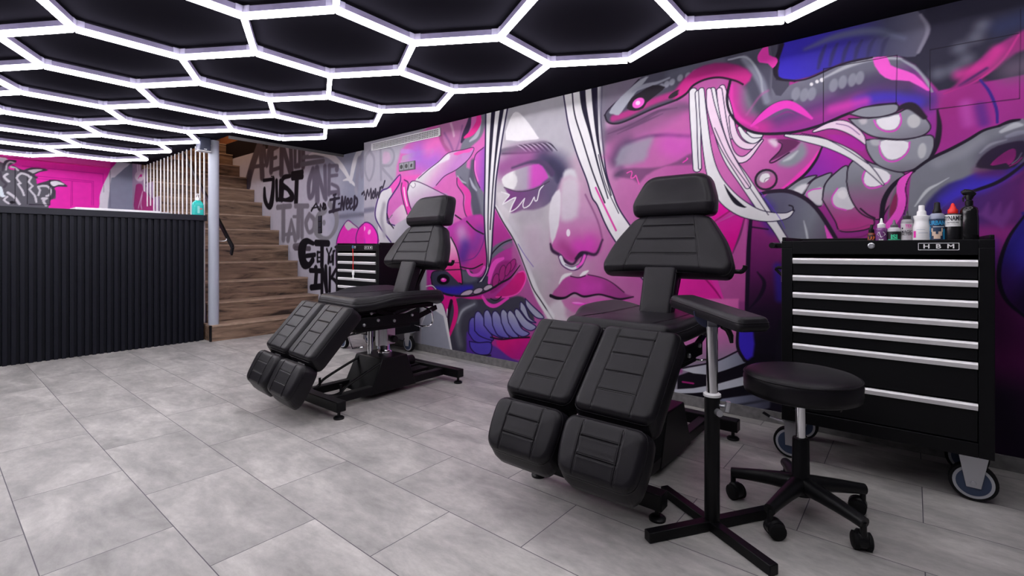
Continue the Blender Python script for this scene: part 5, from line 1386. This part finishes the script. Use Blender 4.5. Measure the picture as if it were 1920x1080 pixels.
P0, P1 = Vector((-0.704, 1.925, 0.815)) - o_, Vector((-0.385, 1.654, 0.785)) - o_
xd = (P1 - P0).normalized(); yd = Vector((0, 0, 1)).cross(xd).normalized()
pm = MB(); pm.at(frame((P0 + P1) / 2, xd, yd))
cushion(pm, round_poly([(-0.222, -0.055), (0.222, -0.055), (0.222, 0.055), (-0.222, 0.055)], 0.022), 0.045, 0.018, crown=0.004, nx=50, ny=24, piping=0.002)
pm.build('arm_pad', M['leather'], ar, angle=60)

# ------------------------------------------------------------------ tool cabinets
def wheel(parent, x, y, r, w, z=None, axis='x', name='wheel'):
    z = r if z is None else z
    m4 = Matrix.Translation((x, y, z)) @ (Matrix.Rotation(math.pi / 2, 4, 'Y') if axis == 'x' else Matrix.Rotation(math.pi / 2, 4, 'X'))
    ty = MB(); ty.at(m4).lathe([(r * 0.80, -w / 2), (r * 0.97, -w / 2), (r, -w * 0.3), (r, w * 0.3), (r * 0.97, w / 2), (r * 0.80, w / 2)], 36)
    t = ty.build(name, M['rubber'], parent)
    rg = MB(); rg.at(m4).lathe([(r * 0.70, -w / 2 - 0.0015), (r * 0.84, -w / 2 - 0.0012), (r * 0.84, w / 2 + 0.0012), (r * 0.70, w / 2 + 0.0015)], 36); rg.build('tyre_ring', M['grey_ring'], t)
    hb = MB(); hb.at(m4).lathe([(r * 0.20, -w / 2 - 0.003), (r * 0.70, -w / 2 - 0.002), (r * 0.72, -w / 2), (r * 0.72, w / 2), (r * 0.70, w / 2 + 0.002), (r * 0.20, w / 2 + 0.003)], 36); hb.build('wheel_disc', M['navy'], t)
    return t


def make_cabinet(loc, label, W=0.718, D=0.47, zb=0.195, zt=1.035, n_small=6, side_handle=True, bracket=False):
    t = thing('tool_cabinet', label, 'tool cabinet', loc, 0.0, 'black tool cabinets on castors')
    bk = M['black_metal']
    cb = MB()                                                        # x from 0 (left) to W, y from 0 (front) to D
    p = 0.045
    cb.box(0, p, 0, D, zb, zt - 0.032); cb.box(W - p, W, 0, D, zb, zt - 0.032); cb.box(0, p, 0, 0.03, zt - 0.032, zt); cb.box(W - p, W, 0, 0.03, zt - 0.032, zt); cb.box(0, 0.013, 0.03, D, zt - 0.032, zt); cb.box(W - 0.013, W, 0.03, D, zt - 0.032, zt); cb.box(p, W - p, D - 0.02, D, zb, zt)
    cb.box(p, W - p, 0.0, D - 0.02, zb, zb + 0.055); cb.box(p, W - p, 0.0, 0.03, 0.975, zt); 
    body = cb.build('cabinet_body', bk, t, bevel=0.002)
    MB().box(0.0135, W - 0.0135, 0.031, D - 0.021, zt - 0.030, zt - 0.020).build('top_tray', bk, t, bevel=0.001)
    lip = MB(); lip.box(0.0, 0.014, 0.014, D, zt, zt + 0.018); lip.box(W - 0.014, W, 0.014, D, zt, zt + 0.018); lip.box(0, W, D - 0.014, D, zt, zt + 0.018)
    lip.build('top_rim', bk, t, bevel=0.002)
    tops = [0.952 - 0.0790 * i for i in range(n_small + 1)] + [zb + 0.068]
    tops[-2] = 0.952 - 0.0790 * (n_small - 1) - 0.158
    hz = [0.952 - 0.0790 * i for i in range(n_small)] + [0.952 - 0.0790 * (n_small - 1) - 0.158]
    for i, z in enumerate(hz):
        z0 = hz[i + 1] + 0.010 if i + 1 < len(hz) else zb + 0.060
        d_ = MB(); d_.box(p + 0.002, W - p - 0.002, 0.004, D - 0.05, z0, z + 0.006)
        dr = d_.build('drawer', bk, t, bevel=0.0015)
        h = MB(); x0, x1 = p + 0.002, W - p - 0.002
        prof = [(0.004, z - 0.022), (-0.006, z - 0.021), (-0.009, z - 0.004), (-0.004, z + 0.004), (0.004, z + 0.004)]
        vs = [(x0, a, b) for a, b in prof] + [(x1, a, b) for a, b in prof]; n = len(prof)
        h.add(vs, [(i_, (i_ + 1) % n, n + (i_ + 1) % n, n + i_) for i_ in range(n)] + [tuple(range(n - 1, -1, -1)), tuple(range(n, 2 * n))])
        h.build('drawer_handle', M['aluminium'], dr, smooth=False)
    lk = MB(); lk.at(Matrix.Translation((W * 0.475, -0.001, 1.012)) @ Matrix.Rotation(math.pi / 2, 4, 'X')).lathe([(0.0125, -0.004), (0.0125, 0.003), (0.009, 0.006), (0.004, 0.006)], 24)
    l_ = lk.build('lock', M['zinc'], t)
    sg = MB(); sx, sz = W * 0.775, 1.008
    for (a, b, e, f) in ((-0.062, 0.062, 0.0125, 0.0145), (-0.062, 0.062, -0.0145, -0.0125), (-0.062, -0.060, -0.0145, 0.0145), (0.060, 0.062, -0.0145, 0.0145)):
        sg.box(sx + a, sx + b, -0.0012, 0.0, sz + e, sz + f)
    for chx, q in ((-0.036, 'H'), (0.0, 'B'), (0.037, 'M')):
        v, f_ = text_mesh(q, 0.024, bold=0.0005)
        sg.at(Matrix.Translation((sx + chx, -0.0014, sz)) @ Matrix.Rotation(math.pi / 2, 4, 'X') @ Matrix.Diagonal((1.25, 1, 1, 1))); sg.add(v, f_); sg.at(Matrix.Identity(4))
    sg.build('maker_sign', M['white_paint'], t, smooth=False)
    if side_handle:
        hd = MB(); hd.tube([(0.0, 0.07, 1.015), (-0.040, 0.07, 1.015)], 0, sq=(0.02, 0.02)); hd.tube([(0.0, D - 0.07, 1.015), (-0.040, D - 0.07, 1.015)], 0, sq=(0.02, 0.02))
        hd.cyl((-0.045, 0.02, 1.015), (-0.045, D - 0.02, 1.015), 0.014, 16); hd.build('push_handle', M['black_plastic'], t, bevel=0.001)
    for (x, y, swivel) in ((0.055, 0.085, True), (W - 0.055, 0.085, False), (0.055, D - 0.085, True), (W - 0.055, D - 0.085, False)):
        r = 0.0745; off = 0.030 if swivel else 0.0
        fk = MB(); fk.box(x - 0.045, x + 0.045, y - 0.045, y + 0.045, zb - 0.008, zb)
        pl = M['zinc']
        if swivel:
            wx, wy = x - 0.028, y - 0.012
            for s_ in (-1, 1):
                fk.prism([(-0.04, -0.0), (0.04, 0), (0.016, 0.085), (-0.016, 0.085)], 0, 0) if 0 else None
                vs = [(wx - 0.020, wy + s_ * 0.024, r - 0.012), (wx + 0.020, wy + s_ * 0.024, r - 0.012), (wx + 0.045, wy + s_ * 0.024, zb - 0.008), (wx - 0.025, wy + s_ * 0.024, zb - 0.008)]
                vs2 = [(a, b + s_ * 0.003, c_) for a, b, c_ in vs]
                fk.add(vs + vs2, [(0, 1, 2, 3), (7, 6, 5, 4), (0, 4, 5, 1), (1, 5, 6, 2), (2, 6, 7, 3), (3, 7, 4, 0)])
            fk.tube([(wx + 0.05, wy - 0.03, zb - 0.02), (wx - 0.04, wy - 0.032, zb - 0.018), (wx - 0.085, wy - 0.032, zb - 0.012)], 0, sq=(0.018, 0.006))
            f_ = fk.build('castor_fork', pl, t, bevel=0.001)
            MB().tube([(wx - 0.085, wy - 0.032, zb - 0.011), (wx - 0.115, wy - 0.032, zb + 0.004)], 0, sq=(0.024, 0.006)).build('brake_lever', M['black_plastic'], f_, bevel=0.001)
            wheel(f_, wx, wy, r, 0.034, axis='y')
        else:
            for s_ in (-1, 1):
                vs = [(x - 0.022, y + s_ * 0.024, r - 0.018), (x + 0.022, y + s_ * 0.024, r - 0.018), (x + 0.045, y + s_ * 0.024, zb - 0.008), (x - 0.045, y + s_ * 0.024, zb - 0.008)]
                vs2 = [(a, b + s_ * 0.003, c_) for a, b, c_ in vs]
                fk.add(vs + vs2, [(0, 1, 2, 3), (7, 6, 5, 4), (0, 4, 5, 1), (1, 5, 6, 2), (2, 6, 7, 3), (3, 7, 4, 0)])
            fk.at(Matrix.Translation((x, y, r)) @ Matrix.Rotation(math.pi / 2, 4, 'X')).lathe([(0.008, -0.032), (0.008, 0.032)], 14)
            f_ = fk.build('castor_fork', pl, t, bevel=0.001)
            wheel(f_, x, y, r, 0.034, axis='y')
    if bracket:
        q = MB(); q.tube([(-0.001, 0.14, 0.905), (-0.045, 0.14, 0.905)], 0.008, 10); q.tube([(-0.045, 0.14, 0.905), (-0.05, 0.14, 0.895), (-0.018, 0.14, 0.862)], 0.008, 10); q.build('hose_clip', M['black_plastic'], t)
        q = MB(); q.box(-0.018, 0.0, 0.09, 0.20, 0.835, 0.90); q.build('side_box', M['zinc'], t, bevel=0.003)
    return t


CAB_X, CAB_Y = -0.478, 2.58
make_cabinet((CAB_X, CAB_Y, 0), 'large black tool cabinet with seven silver drawer handles and ink bottles on top', bracket=True)
make_cabinet((-4.44, 2.63, 0), 'black tool cabinet half hidden behind the farther chair, red key cord hanging on it')

# key with a red cord in the far cabinet
kx, kz = -4.44 + 0.718 * 0.475 + 0.006, 1.012
ky = thing('key_on_cord', 'small key in the far tool cabinet lock with red cord and plastic tag', 'key', (kx, 2.622, kz))
q = MB(); q.tube([(0, 0, 0), (0, -0.012, 0)], 0, sq=(0.008, 0.003)); q.at(Matrix.Translation((0, -0.020, 0.002)) @ Matrix.Rotation(math.pi / 2, 4, 'X')).lathe([(0.016, -0.0015), (0.016, 0.0015)], 18)
q.build('key_blade', mat('blue_key', (0.10, 0.22, 0.45), 0.35, metal=0.5), ky)
MB().tube([(0, -0.022, -0.012), (0.004, -0.020, -0.09), (0.002, -0.020, -0.18), (0.004, -0.020, -0.215)], 0.0035, 8).build('cord', M['red'], ky)
MB().box(-0.014, 0.022, -0.023, -0.017, -0.262, -0.213).box(-0.006, 0.012, -0.023, -0.017, -0.285, -0.262).box(-0.012, 0.020, -0.023, -0.017, -0.305, -0.285).build('key_tag', M['white_plastic'], ky, bevel=0.003)

# ------------------------------------------------------------------ bottles on the large cabinet
BZ = 1.035 - 0.0175
def spot(px, Y):                                                     # where a bottle stands: photo column -> X on the plane at Y, metres per px
    x = on_y(px, 450, Y)[0]
    return x, (x * FW[0] + Y * FW[1]) / FPX


def plastic(name, rgb, rough=0.3, trans=0.0):
    return mat(name, rgb, rough, trans=trans)


def wrap(mb, txt, size, r, z, bold=0.0, sx=1.0, ang0=None):
    """lettering bent round a bottle, facing the viewer"""
    a0 = ang0
    v, f = text_mesh(txt, size, bold=bold)
    vs = []
    for (x, y, _) in v:
        a = a0 + x * sx / r
        vs.append((math.cos(a) * r, math.sin(a) * r, z + y))
    return mb.add(vs, f)


def patch(mb, r, a0, a1, z0, z1, n=8):                               # curved label piece
    vs = []
    for i in range(n + 1):
        a = a0 + (a1 - a0) * i / n
        vs += [(math.cos(a) * r, math.sin(a) * r, z0), (math.cos(a) * r, math.sin(a) * r, z1)]
    return mb.add(vs, [(2 * i, 2 * i + 2, 2 * i + 3, 2 * i + 1) for i in range(n)])


def bottle(px0, px1, top_px, Y, label, body, cap, body_mat, cap_mat, deco, cat='bottle'):
    """body / cap: profiles as (radius share, height share)."""
    pc = (px0 + px1) / 2
    x, s = spot(pc, Y)
    r = (px1 - px0) / 2 * s * 0.86
    D = s * FPX
    ztop = EYE + (HORIZON - top_px) * s
    H = ztop - BZ
    t = thing('ink_bottle', label, cat, (x, Y, BZ), 0.0, 'bottles on the large tool cabinet')
    b = MB().lathe([(r * a, H * h) for a, h in body], 32).build('bottle_body', body_mat, t, angle=50)
    cpo = None
    if cap: cpo = MB().lathe([(r * a, H * h) for a, h in cap], 24).build('cap', cap_mat, t, angle=50)
    av = math.atan2(-Y, -x)                                          # direction to the viewer
    deco(t, b, r, H, av)
    return t


tube_body = [(0.9, 0.0), (1, 0.02)]
def simple_label(colr, z0, z1, name='label'):
    def f(t, b, r, H, av):
        q = MB(); patch(q, r * 1.012, av - 2.2, av + 2.2, H * z0, H * z1, 28); q.build(name, colr, t)
    return f
LM = {k: mat('label_' + k, v, 0.45) for k, v in {'white': (0.78, 0.78, 0.78), 'purple': (0.17, 0.045, 0.20), 'black': (0.012, 0.012, 0.014), 'green': (0.05, 0.62, 0.33), 'orange': (0.75, 0.17, 0.03),
      'grey': (0.52, 0.50, 0.52), 'blue': (0.02, 0.32, 0.62), 'sand': (0.62, 0.47, 0.36), 'pink': (0.78, 0.03, 0.42), 'deepblue': (0.06, 0.09, 0.45), 'navy': (0.02, 0.04, 0.09), 'ink': (0.02, 0.02, 0.03)}.items()}
TY = 2.70

def d_orange(t, b, r, H, av):
    q = MB(); patch(q, r * 1.02, av - 2.2, av + 2.2, H * 0.16, H * 0.46, 24); lb = q.build('label', LM['ink'], t)
    q = MB(); wrap(q, 'LAB', 0.020, r * 1.04, H * 0.31, 0.001, 0.9, av); q.build('lettering', LM['orange'], lb, smooth=False)
    q = MB(); patch(q, r * 1.035, av - 0.9, av + 0.9, H * 0.17, H * 0.20, 12); q.build('label_band', LM['white'], lb)
bottle(1627, 1641, 421, TY, 'smallest brown bottle with orange lettering, first in the row on the cabinet', [(0.9, 0), (1, 0.02), (1, 0.52), (0.8, 0.58), (0.5, 0.6)],
       [(0.75, 0.57), (0.75, 0.75), (0.45, 0.78), (0.36, 0.98), (0.2, 1)], plastic('amber_plastic', (0.16, 0.03, 0.015), 0.25), M['black_plastic'], d_orange)

def d_purple(t, b, r, H, av):
    lb = MB(); patch(lb, r * 1.012, av - 2.2, av + 2.2, H * 0.04, H * 0.54, 24); lb = lb.build('label', LM['purple'], t)
    q = MB(); zc = H * 0.38
    P = [(-0.45, 0.0), (-0.25, 0.085), (0.25, 0.085), (0.45, 0.0), (0, -0.11)]
    for a, c_ in ((0, 1), (1, 2), (2, 3), (3, 4), (4, 0), (0, 3), (1, 4)):
        q.tube([(math.cos(av + P[k][0] * 1.6) * r * 1.03, math.sin(av + P[k][0] * 1.6) * r * 1.03, zc + P[k][1] * H) for k in (a, c_)], 0.0011, 5)
    q.build('gem_mark', LM['white'], lb, smooth=False)
    q = MB(); wrap(q, 'INK', 0.011, r * 1.03, H * 0.17, 0.0004, 1.0, av); q.build('lettering', LM['white'], lb, smooth=False)
bottle(1642, 1663, 409, TY, 'purple ink bottle with a white gem mark and a white nozzle cap', [(0.95, 0), (1, 0.02), (1, 0.56), (0.9, 0.62), (0.6, 0.64)],
       [(0.68, 0.63), (0.70, 0.64), (0.70, 0.77), (0.5, 0.79), (0.28, 0.82), (0.13, 0.99), (0.05, 1)], plastic('purple_ink', (0.22, 0.07, 0.24), 0.25), M['white_plastic'], d_purple)

def d_green(t, b, r, H, av):
    lb = MB(); patch(lb, r * 1.012, av - 2.2, av + 2.2, H * 0.03, H * 0.52, 24); lb = lb.build('label', LM['black'], t)
    q = MB(); wrap(q, 'ISI', 0.026, r * 1.03, H * 0.30, 0.0012, 1.0, av); patch(q, r * 1.025, av - 0.95, av + 0.95, H * 0.185, H * 0.21, 12); q.build('lettering', LM['green'], lb, smooth=False)
    q = MB(); wrap(q, 'DARK INK', 0.008, r * 1.03, H * 0.10, 0.0002, 1.0, av); q.build('small_print', LM['white'], lb, smooth=False)
bottle(1664, 1689, 412, TY, 'low clear-shouldered bottle with a black label and bright green mark', [(0.95, 0), (1, 0.03), (1, 0.54), (0.92, 0.62), (0.7, 0.68), (0.5, 0.69)],
       [(0.52, 0.68), (0.54, 0.69), (0.54, 0.79), (0.3, 0.81), (0.12, 0.99), (0.05, 1)], plastic('grey_clear', (0.50, 0.49, 0.52), 0.2), plastic('nozzle_grey', (0.12, 0.12, 0.13), 0.3), d_green)

def d_grey(t, b, r, H, av):
    lb = MB(); patch(lb, r * 1.012, av - 2.2, av + 2.2, H * 0.02, H * 0.62, 24); lb = lb.build('label', LM['grey'], t)
    q = MB(); wrap(q, 'MAGIC', 0.017, r * 1.03, H * 0.37, 0.0003, 0.8, av); q.build('lettering', LM['ink'], lb, smooth=False)
    q = MB(); wrap(q, 'FACTORY', 0.014, r * 1.03, H * 0.30, 0.0003, 0.75, av); q.build('second_word', LM['ink'], lb, smooth=False)
    q = MB(); wrap(q, '-  -', 0.016, r * 1.03, H * 0.13, 0.0006, 1.0, av)
    patch(q, r * 1.02, av - 1.0, av - 0.65, H * 0.45, H * 0.50, 6); q.build('small_print', LM['ink'], lb, smooth=False)
    q = MB(); wrap(q, 'TEX', 0.017, r * 1.03, H * 0.54, 0.0004, 0.8, av + 0.3); patch(q, r * 1.02, av - 0.25, av + 0.85, H * 0.475, H * 0.485, 8); q.build('pink_print', LM['pink'], lb, smooth=False)
bottle(1690, 1711, 395, TY, 'slim grey-labelled bottle with dark collar and clear nozzle beside the white bottle', [(0.95, 0), (1, 0.02), (1, 0.64), (0.9, 0.72), (0.68, 0.74)],
       [(0.66, 0.735), (0.68, 0.74), (0.68, 0.84), (0.4, 0.85), (0.22, 0.88), (0.1, 1)], plastic('smoke_plastic', (0.30, 0.29, 0.31), 0.2), plastic('collar_black', (0.04, 0.04, 0.045), 0.3), d_grey)

def d_white(t, b, r, H, av):
    q = MB(); patch(q, r * 1.012, av - 0.98, av - 0.62, H * 0.17, H * 0.34, 8); lb = q.build('pink_mark', LM['pink'], t)
    q = MB(); patch(q, r * 1.012, av + 0.98, av + 1.25, H * 0.18, H * 0.34, 8); q.build('blue_mark', LM['deepblue'], t)
    q = MB(); patch(q, r * 1.012, av - 0.35, av + 0.75, H * 0.285, H * 0.293, 8); patch(q, r * 1.012, av - 0.55, av + 0.35, H * 0.37, H * 0.376, 8); q.build('print_lines', mat('label_slate', (0.25, 0.30, 0.45), 0.5), t)
bottle(1712, 1744, 385, TY, 'tall white plastic bottle with a waist and a stepped white cap', [(0.96, 0), (1, 0.02), (1, 0.42), (0.97, 0.47), (0.82, 0.56), (0.80, 0.62), (0.92, 0.72), (0.90, 0.73), (0.45, 0.75)],
       [(0.52, 0.74), (0.53, 0.75), (0.50, 0.84), (0.42, 0.85), (0.35, 0.88), (0.33, 0.98), (0.28, 1)], M['white_plastic'], M['white_plastic'], d_white)

def d_blue(t, b, r, H, av):
    lb = MB(); patch(lb, r * 1.012, av - 2.2, av + 2.2, H * 0.02, H * 0.60, 24); lb = lb.build('label', LM['navy'], t)
    q = MB(); wrap(q, 'URBAN', 0.024, r * 1.03, H * 0.50, 0.0006, 0.72, av); patch(q, r * 1.02, av - 1.1, av - 0.8, H * 0.12, H * 0.42, 6); patch(q, r * 1.02, av + 0.75, av + 1.1, H * 0.12, H * 0.36, 6); q.build('lettering', LM['blue'], lb, smooth=False)
    q = MB()
    for s_ in (-1, 1):
        patch(q, r * 1.022, av + s_ * 0.15, av + s_ * 0.62, H * 0.20, H * 0.30, 8); patch(q, r * 1.024, av + s_ * 0.5, av + s_ * 0.72, H * 0.29, H * 0.38, 5)
    patch(q, r * 1.023, av - 0.4, av + 0.4, H * 0.13, H * 0.24, 8); q.build('picture', LM['sand'], lb)
    q = MB(); patch(q, r * 1.025, av - 0.8, av + 0.8, H * 0.075, H * 0.095, 12); patch(q, r * 1.025, av - 0.5, av + 0.9, H * 0.405, H * 0.418, 12); q.build('label_line', LM['white'], lb)
bottle(1743, 1771, 379, TY, 'clear bottle with blue lettering and a black pointed cap', [(0.96, 0), (1, 0.02), (1, 0.62), (0.95, 0.68), (0.72, 0.73), (0.5, 0.735)],
       [(0.54, 0.73), (0.56, 0.74), (0.55, 0.80), (0.42, 0.84), (0.36, 0.98), (0.2, 1)], plastic('clear_blue_grey', (0.28, 0.31, 0.40), 0.2), M['black_plastic'], d_blue)

def d_red(t, b, r, H, av):
    lb = MB(); patch(lb, r * 1.012, av - 2.4, av + 2.4, H * 0.43, H * 0.71, 26); lb = lb.build('label', LM['white'], t)
    q = MB(); wrap(q, 'DYNAMIC', 0.026, r * 1.03, H * 0.62, 0.0008, 0.60, av); wrap(q, 'TATTOO INK', 0.008, r * 1.03, H * 0.52, 0.0002, 0.8, av); patch(q, r * 1.02, av - 0.6, av + 0.6, H * 0.47, H * 0.474, 8); q.build('lettering', LM['ink'], lb, smooth=False)
bottle(1772, 1801, 381, TY, 'black ink bottle with a white lettered label and a red nozzle cap', [(0.96, 0), (1, 0.02), (1, 0.71), (0.9, 0.74), (0.5, 0.75)],
       [(0.58, 0.75), (0.60, 0.76), (0.58, 0.84), (0.40, 0.87), (0.18, 0.98), (0.1, 1)], plastic('black_ink_bottle', (0.010, 0.010, 0.012), 0.25), M['red'], d_red)

def d_spray(t, b, r, H, av):
    tr = MB(); ax, ay = math.cos(av + 1.75), math.sin(av + 1.75)
    tr.lathe([(0.42 * r, H * 0.72), (0.44 * r, H * 0.80), (0.30 * r, H * 0.82), (0.30 * r, H * 0.86)], 20)
    hd = tr.build('spray_collar', M['black_plastic'], t)
    d = Vector((-ax, -ay, 0)); 
    h = MB(); h.tube([d * (-0.55 * r) + Vector((0, 0, H * 0.90)), d * (-0.1 * r) + Vector((0, 0, H * 0.945)), d * (0.45 * r) + Vector((0, 0, H * 0.97)), d * (0.75 * r) + Vector((0, 0, H * 0.955))], [0.34 * r, 0.52 * r, 0.44 * r, 0.26 * r], 14)
    h.tube([d * 0.0 + Vector((0, 0, H * 0.84)), Vector((0, 0, H * 0.93))], 0.42 * r, 14); h.build('spray_head', M['black_plastic'], t)
    g = MB(); g.tube([d * (0.35 * r) + Vector((0, 0, H * 0.92)), d * (0.62 * r) + Vector((0, 0, H * 0.86)), d * (0.58 * r) + Vector((0, 0, H * 0.79))], [0.12 * r, 0.11 * r, 0.07 * r], 8); g.build('trigger', M['black_plastic'], t)
bottle(1801, 1833, 357, TY, 'tall black spray bottle with a trigger head, last in the row', [(0.96, 0), (1, 0.02), (1, 0.48), (0.93, 0.56), (0.96, 0.61), (0.86, 0.67), (0.42, 0.72)], None, plastic('gloss_black', (0.008, 0.008, 0.009), 0.16), None, d_spray)

# ------------------------------------------------------------------ reception counter and what stands on it
CX = -5.95
ct = thing('reception_counter', 'long black reception counter faced with vertical slats in front of the pink wall', 'counter', (CX, 0, 0))
MB().box(-0.55, -0.028, -1.4, 1.965, 0, 1.302).build('counter_body', M['counter'], ct, bevel=0.002)
sl = MB(); y = -1.38
while y < 1.93:
    sl.box(-0.028, 0.0, y, y + 0.030, 0.0, 1.302); y += 0.0535
sl.build('slatted_front', M['counter'], ct, bevel=0.002)
MB().box(-0.60, 0.012, -1.4, 1.985, 1.302, 1.362).build('counter_top', M['counter_top'], ct, bevel=0.003)
sh = thing('desk_board', 'white board lying along the back of the black counter top', 'board', (CX - 0.43, 1.28, 1.363))
MB().box(-0.14, 0.14, -0.33, 0.36, 0.0, 0.038).build('board_panel', M['white_paint'], sh, bevel=0.003)
MB().box(-0.10, 0.10, 0.36, 0.46, 0.0, 0.030).build('board_end', mat('pale_grey_plastic', (0.55, 0.56, 0.60), 0.4), sh, bevel=0.003)

bt = thing('soap_dispenser', 'turquoise pump bottle standing at the end of the black counter beside the pillar', 'pump bottle', (CX - 0.05, 1.915, 1.362))
teal = mat('turquoise_gel', (0.03, 0.52, 0.47), 0.2)
MB().prism(round_poly([(-0.030, -0.054), (0.030, -0.054), (0.030, 0.054), (-0.030, 0.054)], 0.02), 0.0, 0.115).build('bottle_body', teal, bt, bevel=0.006)
sh_ = MB()
o0 = round_poly([(-0.030, -0.054), (0.030, -0.054), (0.030, 0.054), (-0.030, 0.054)], 0.02); n = len(o0)
rings = [(1.0, 0.110), (0.86, 0.135), (0.45, 0.160), (0.30, 0.165)]
vs = [(a * k, b * k, z) for k, z in rings for a, b in o0]
sh_.add(vs, [(i * n + j, i * n + (j + 1) % n, (i + 1) * n + (j + 1) % n, (i + 1) * n + j) for i in range(len(rings) - 1) for j in range(n)] + [tuple(range(n * 3, n * 4))])
sh_.build('bottle_shoulder', teal, bt, angle=60)
MB().lathe([(0.019, 0.160), (0.019, 0.188), (0.010, 0.192), (0.007, 0.20), (0.007, 0.222)], 18).tube([(0.0, 0.0, 0.225), (0.02, -0.016, 0.227), (0.036, -0.028, 0.218)], 0.0075, 10).lathe([(0.014, 0.219), (0.016, 0.224), (0.014, 0.234)], 16).build('pump', M['white_plastic'], bt)
MB().box(0.0300, 0.0308, -0.012, 0.010, 0.02, 0.10).build('label', mat('pale_teal_label', (0.25, 0.68, 0.64), 0.4), bt)
MB().box(0.0304, 0.0314, 0.010, 0.034, 0.062, 0.074).build('red_mark', mat('red_print', (0.55, 0.06, 0.08), 0.4), bt)

# ------------------------------------------------------------------ rods, rail, speaker
rl = thing('stair_rod_screen', 'row of thin white metal rods from ceiling to steps along the open stair side', 'railing', (-7.2, 2.005, 0))
rods = [-8.35, -8.212, -8.066, -7.915, -7.77, -7.62, -7.473, -7.33, -7.191, -7.056, -6.919, -6.78, -6.636, -6.491, -6.345, -6.21, -6.08]
for x in rods:
    k = max(1, int((-5.80 - x) / 0.278) + 1)
    z0 = max(STEP_Z(k - 1) - 0.12, 0.06) if k > 1 else 0.05
    MB().cyl((x + 7.2, 0, z0), (x + 7.2, 0, CEIL), 0.0085, 10).build('rod', M['white_paint'], rl)
hr = thing('stair_handrail', 'flat black sloping handrail with a bent lower end on the stairs', 'handrail', (-5.66, 2.14, 1.01))
sl_ = 0.2188 / 0.278
MB().tube([(-3.0, 0, 3.0 * sl_), (0, 0, 0)], 0, sq=(0.02, 0.05)).tube([(0.0, 0, 0.012), (-0.045, 0, -0.075)], 0, sq=(0.02, 0.045)).build('rail_bar', M['black_metal'], hr, bevel=0.003)
for x in (-0.16, -1.6, -2.8):
    MB().tube(smooth_open([(x, 0, -x * sl_ - 0.015), (x + 0.02, -0.02, -x * sl_ - 0.05), (x - 0.10, -0.05, -x * sl_ - 0.055)], 4), 0.005, 8).build('rail_bracket', M['white_paint'], hr)
sp = thing('wall_speaker', 'small black loudspeaker in a white bracket high beside the pillar', 'speaker', (-5.80, 1.905, 2.03))
MB().box(-0.06, 0.055, -0.052, 0.052, 0.004, 0.138).build('cabinet', mat('dark_navy_plastic', (0.018, 0.024, 0.05), 0.4), sp, bevel=0.006)
MB().box(0.055, 0.058, -0.045, 0.045, 0.016, 0.130).build('grille', mat('speaker_cloth', (0.022, 0.026, 0.045), 0.8, bump=0.3, bump_scale=900), sp)
MB().box(-0.065, 0.05, -0.060, 0.060, -0.003, 0.002).box(-0.02, 0.0, 0.052, 0.075, 0.06, 0.08).build('bracket', M['white_paint'], sp, bevel=0.001)
MB().box(0.0582, 0.0592, -0.013, 0.013, 0.012, 0.018).build('badge', M['white_paint'], sp)

# ------------------------------------------------------------------ fittings on the walls
vt = thing('air_vent', 'long white slotted ventilation grille high on the mural wall', 'vent', (-3.99, WALL_Y, 2.10))
w, h = 0.552, 0.040
fr = MB(); fr.box(-w, w, -0.010, 0, h - 0.010, h); fr.box(-w, w, -0.010, 0, -h, -h + 0.010); fr.box(-w, -w + 0.02, -0.010, 0, -h, h); fr.box(w - 0.02, w, -0.010, 0, -h, h)
fr.build('vent_frame', M['white_paint'], vt, bevel=0.001)
MB().box(-w + 0.01, w - 0.01, -0.002, 0, -h + 0.005, h - 0.005).build('backing', M['black_plastic'], vt)
gl = MB()
for z in (-0.016, 0.0, 0.016): gl.box(-w + 0.015, w - 0.015, -0.008, -0.002, z - 0.0028, z + 0.0028)
nb = 44
for i in range(nb): 
    x = -w + 0.025 + (2 * w - 0.05) * i / (nb - 1); gl.box(x - 0.0035, x + 0.0035, -0.0075, -0.002, -h + 0.008, h - 0.008)
gl.build('louvre', M['white_paint'], vt)
so = thing('triple_socket', 'grey triple wall socket plate under the vent on the mural', 'socket', (-3.936, WALL_Y, 1.83))
MB().box(-0.126, 0.126, -0.009, 0, -0.043, 0.043).build('plate', mat('grey_plastic', (0.10, 0.10, 0.115), 0.4, spec=0.3), so, bevel=0.002)
for i in (-1, 0, 1):
    q = MB(); q.box(i * 0.078 - 0.034, i * 0.078 + 0.034, -0.013, -0.009, -0.034, 0.034); ins = q.build('insert', mat('silver_grey_plastic', (0.22, 0.22, 0.25), 0.35, spec=0.3), so, bevel=0.002)
    if i < 1:
        q = MB(); q.at(Matrix.Translation((i * 0.078, -0.0132, 0)) @ Matrix.Rotation(math.pi / 2, 4, 'X')).lathe([(0.022, -0.001), (0.022, 0.0008)], 24); q.build('socket_face', M['black_plastic'], ins)
    else:
        MB().box(0.078 - 0.014, 0.078 + 0.014, -0.0145, -0.013, -0.018, 0.008).box(0.078 - 0.004, 0.078 + 0.018, -0.0145, -0.013, 0.0, 0.014).build('data_port', M['black_plastic'], ins)
sw = thing('switch_strip', 'tall black switch strip on the lettered wall beside the stairs', 'switch', (-6.03, RECESS_Y, 1.317))
MB().box(-0.046, 0.046, -0.010, 0, -0.116, 0.116).build('plate', M['black_plastic'], sw, bevel=0.003)
for z in (-0.076, 0.0, 0.076):
    MB().box(-0.034, 0.034, -0.014, -0.010, z - 0.033, z + 0.033).build('rocker', mat('navy_black_plastic', (0.02, 0.025, 0.045), 0.35), sw, bevel=0.002)
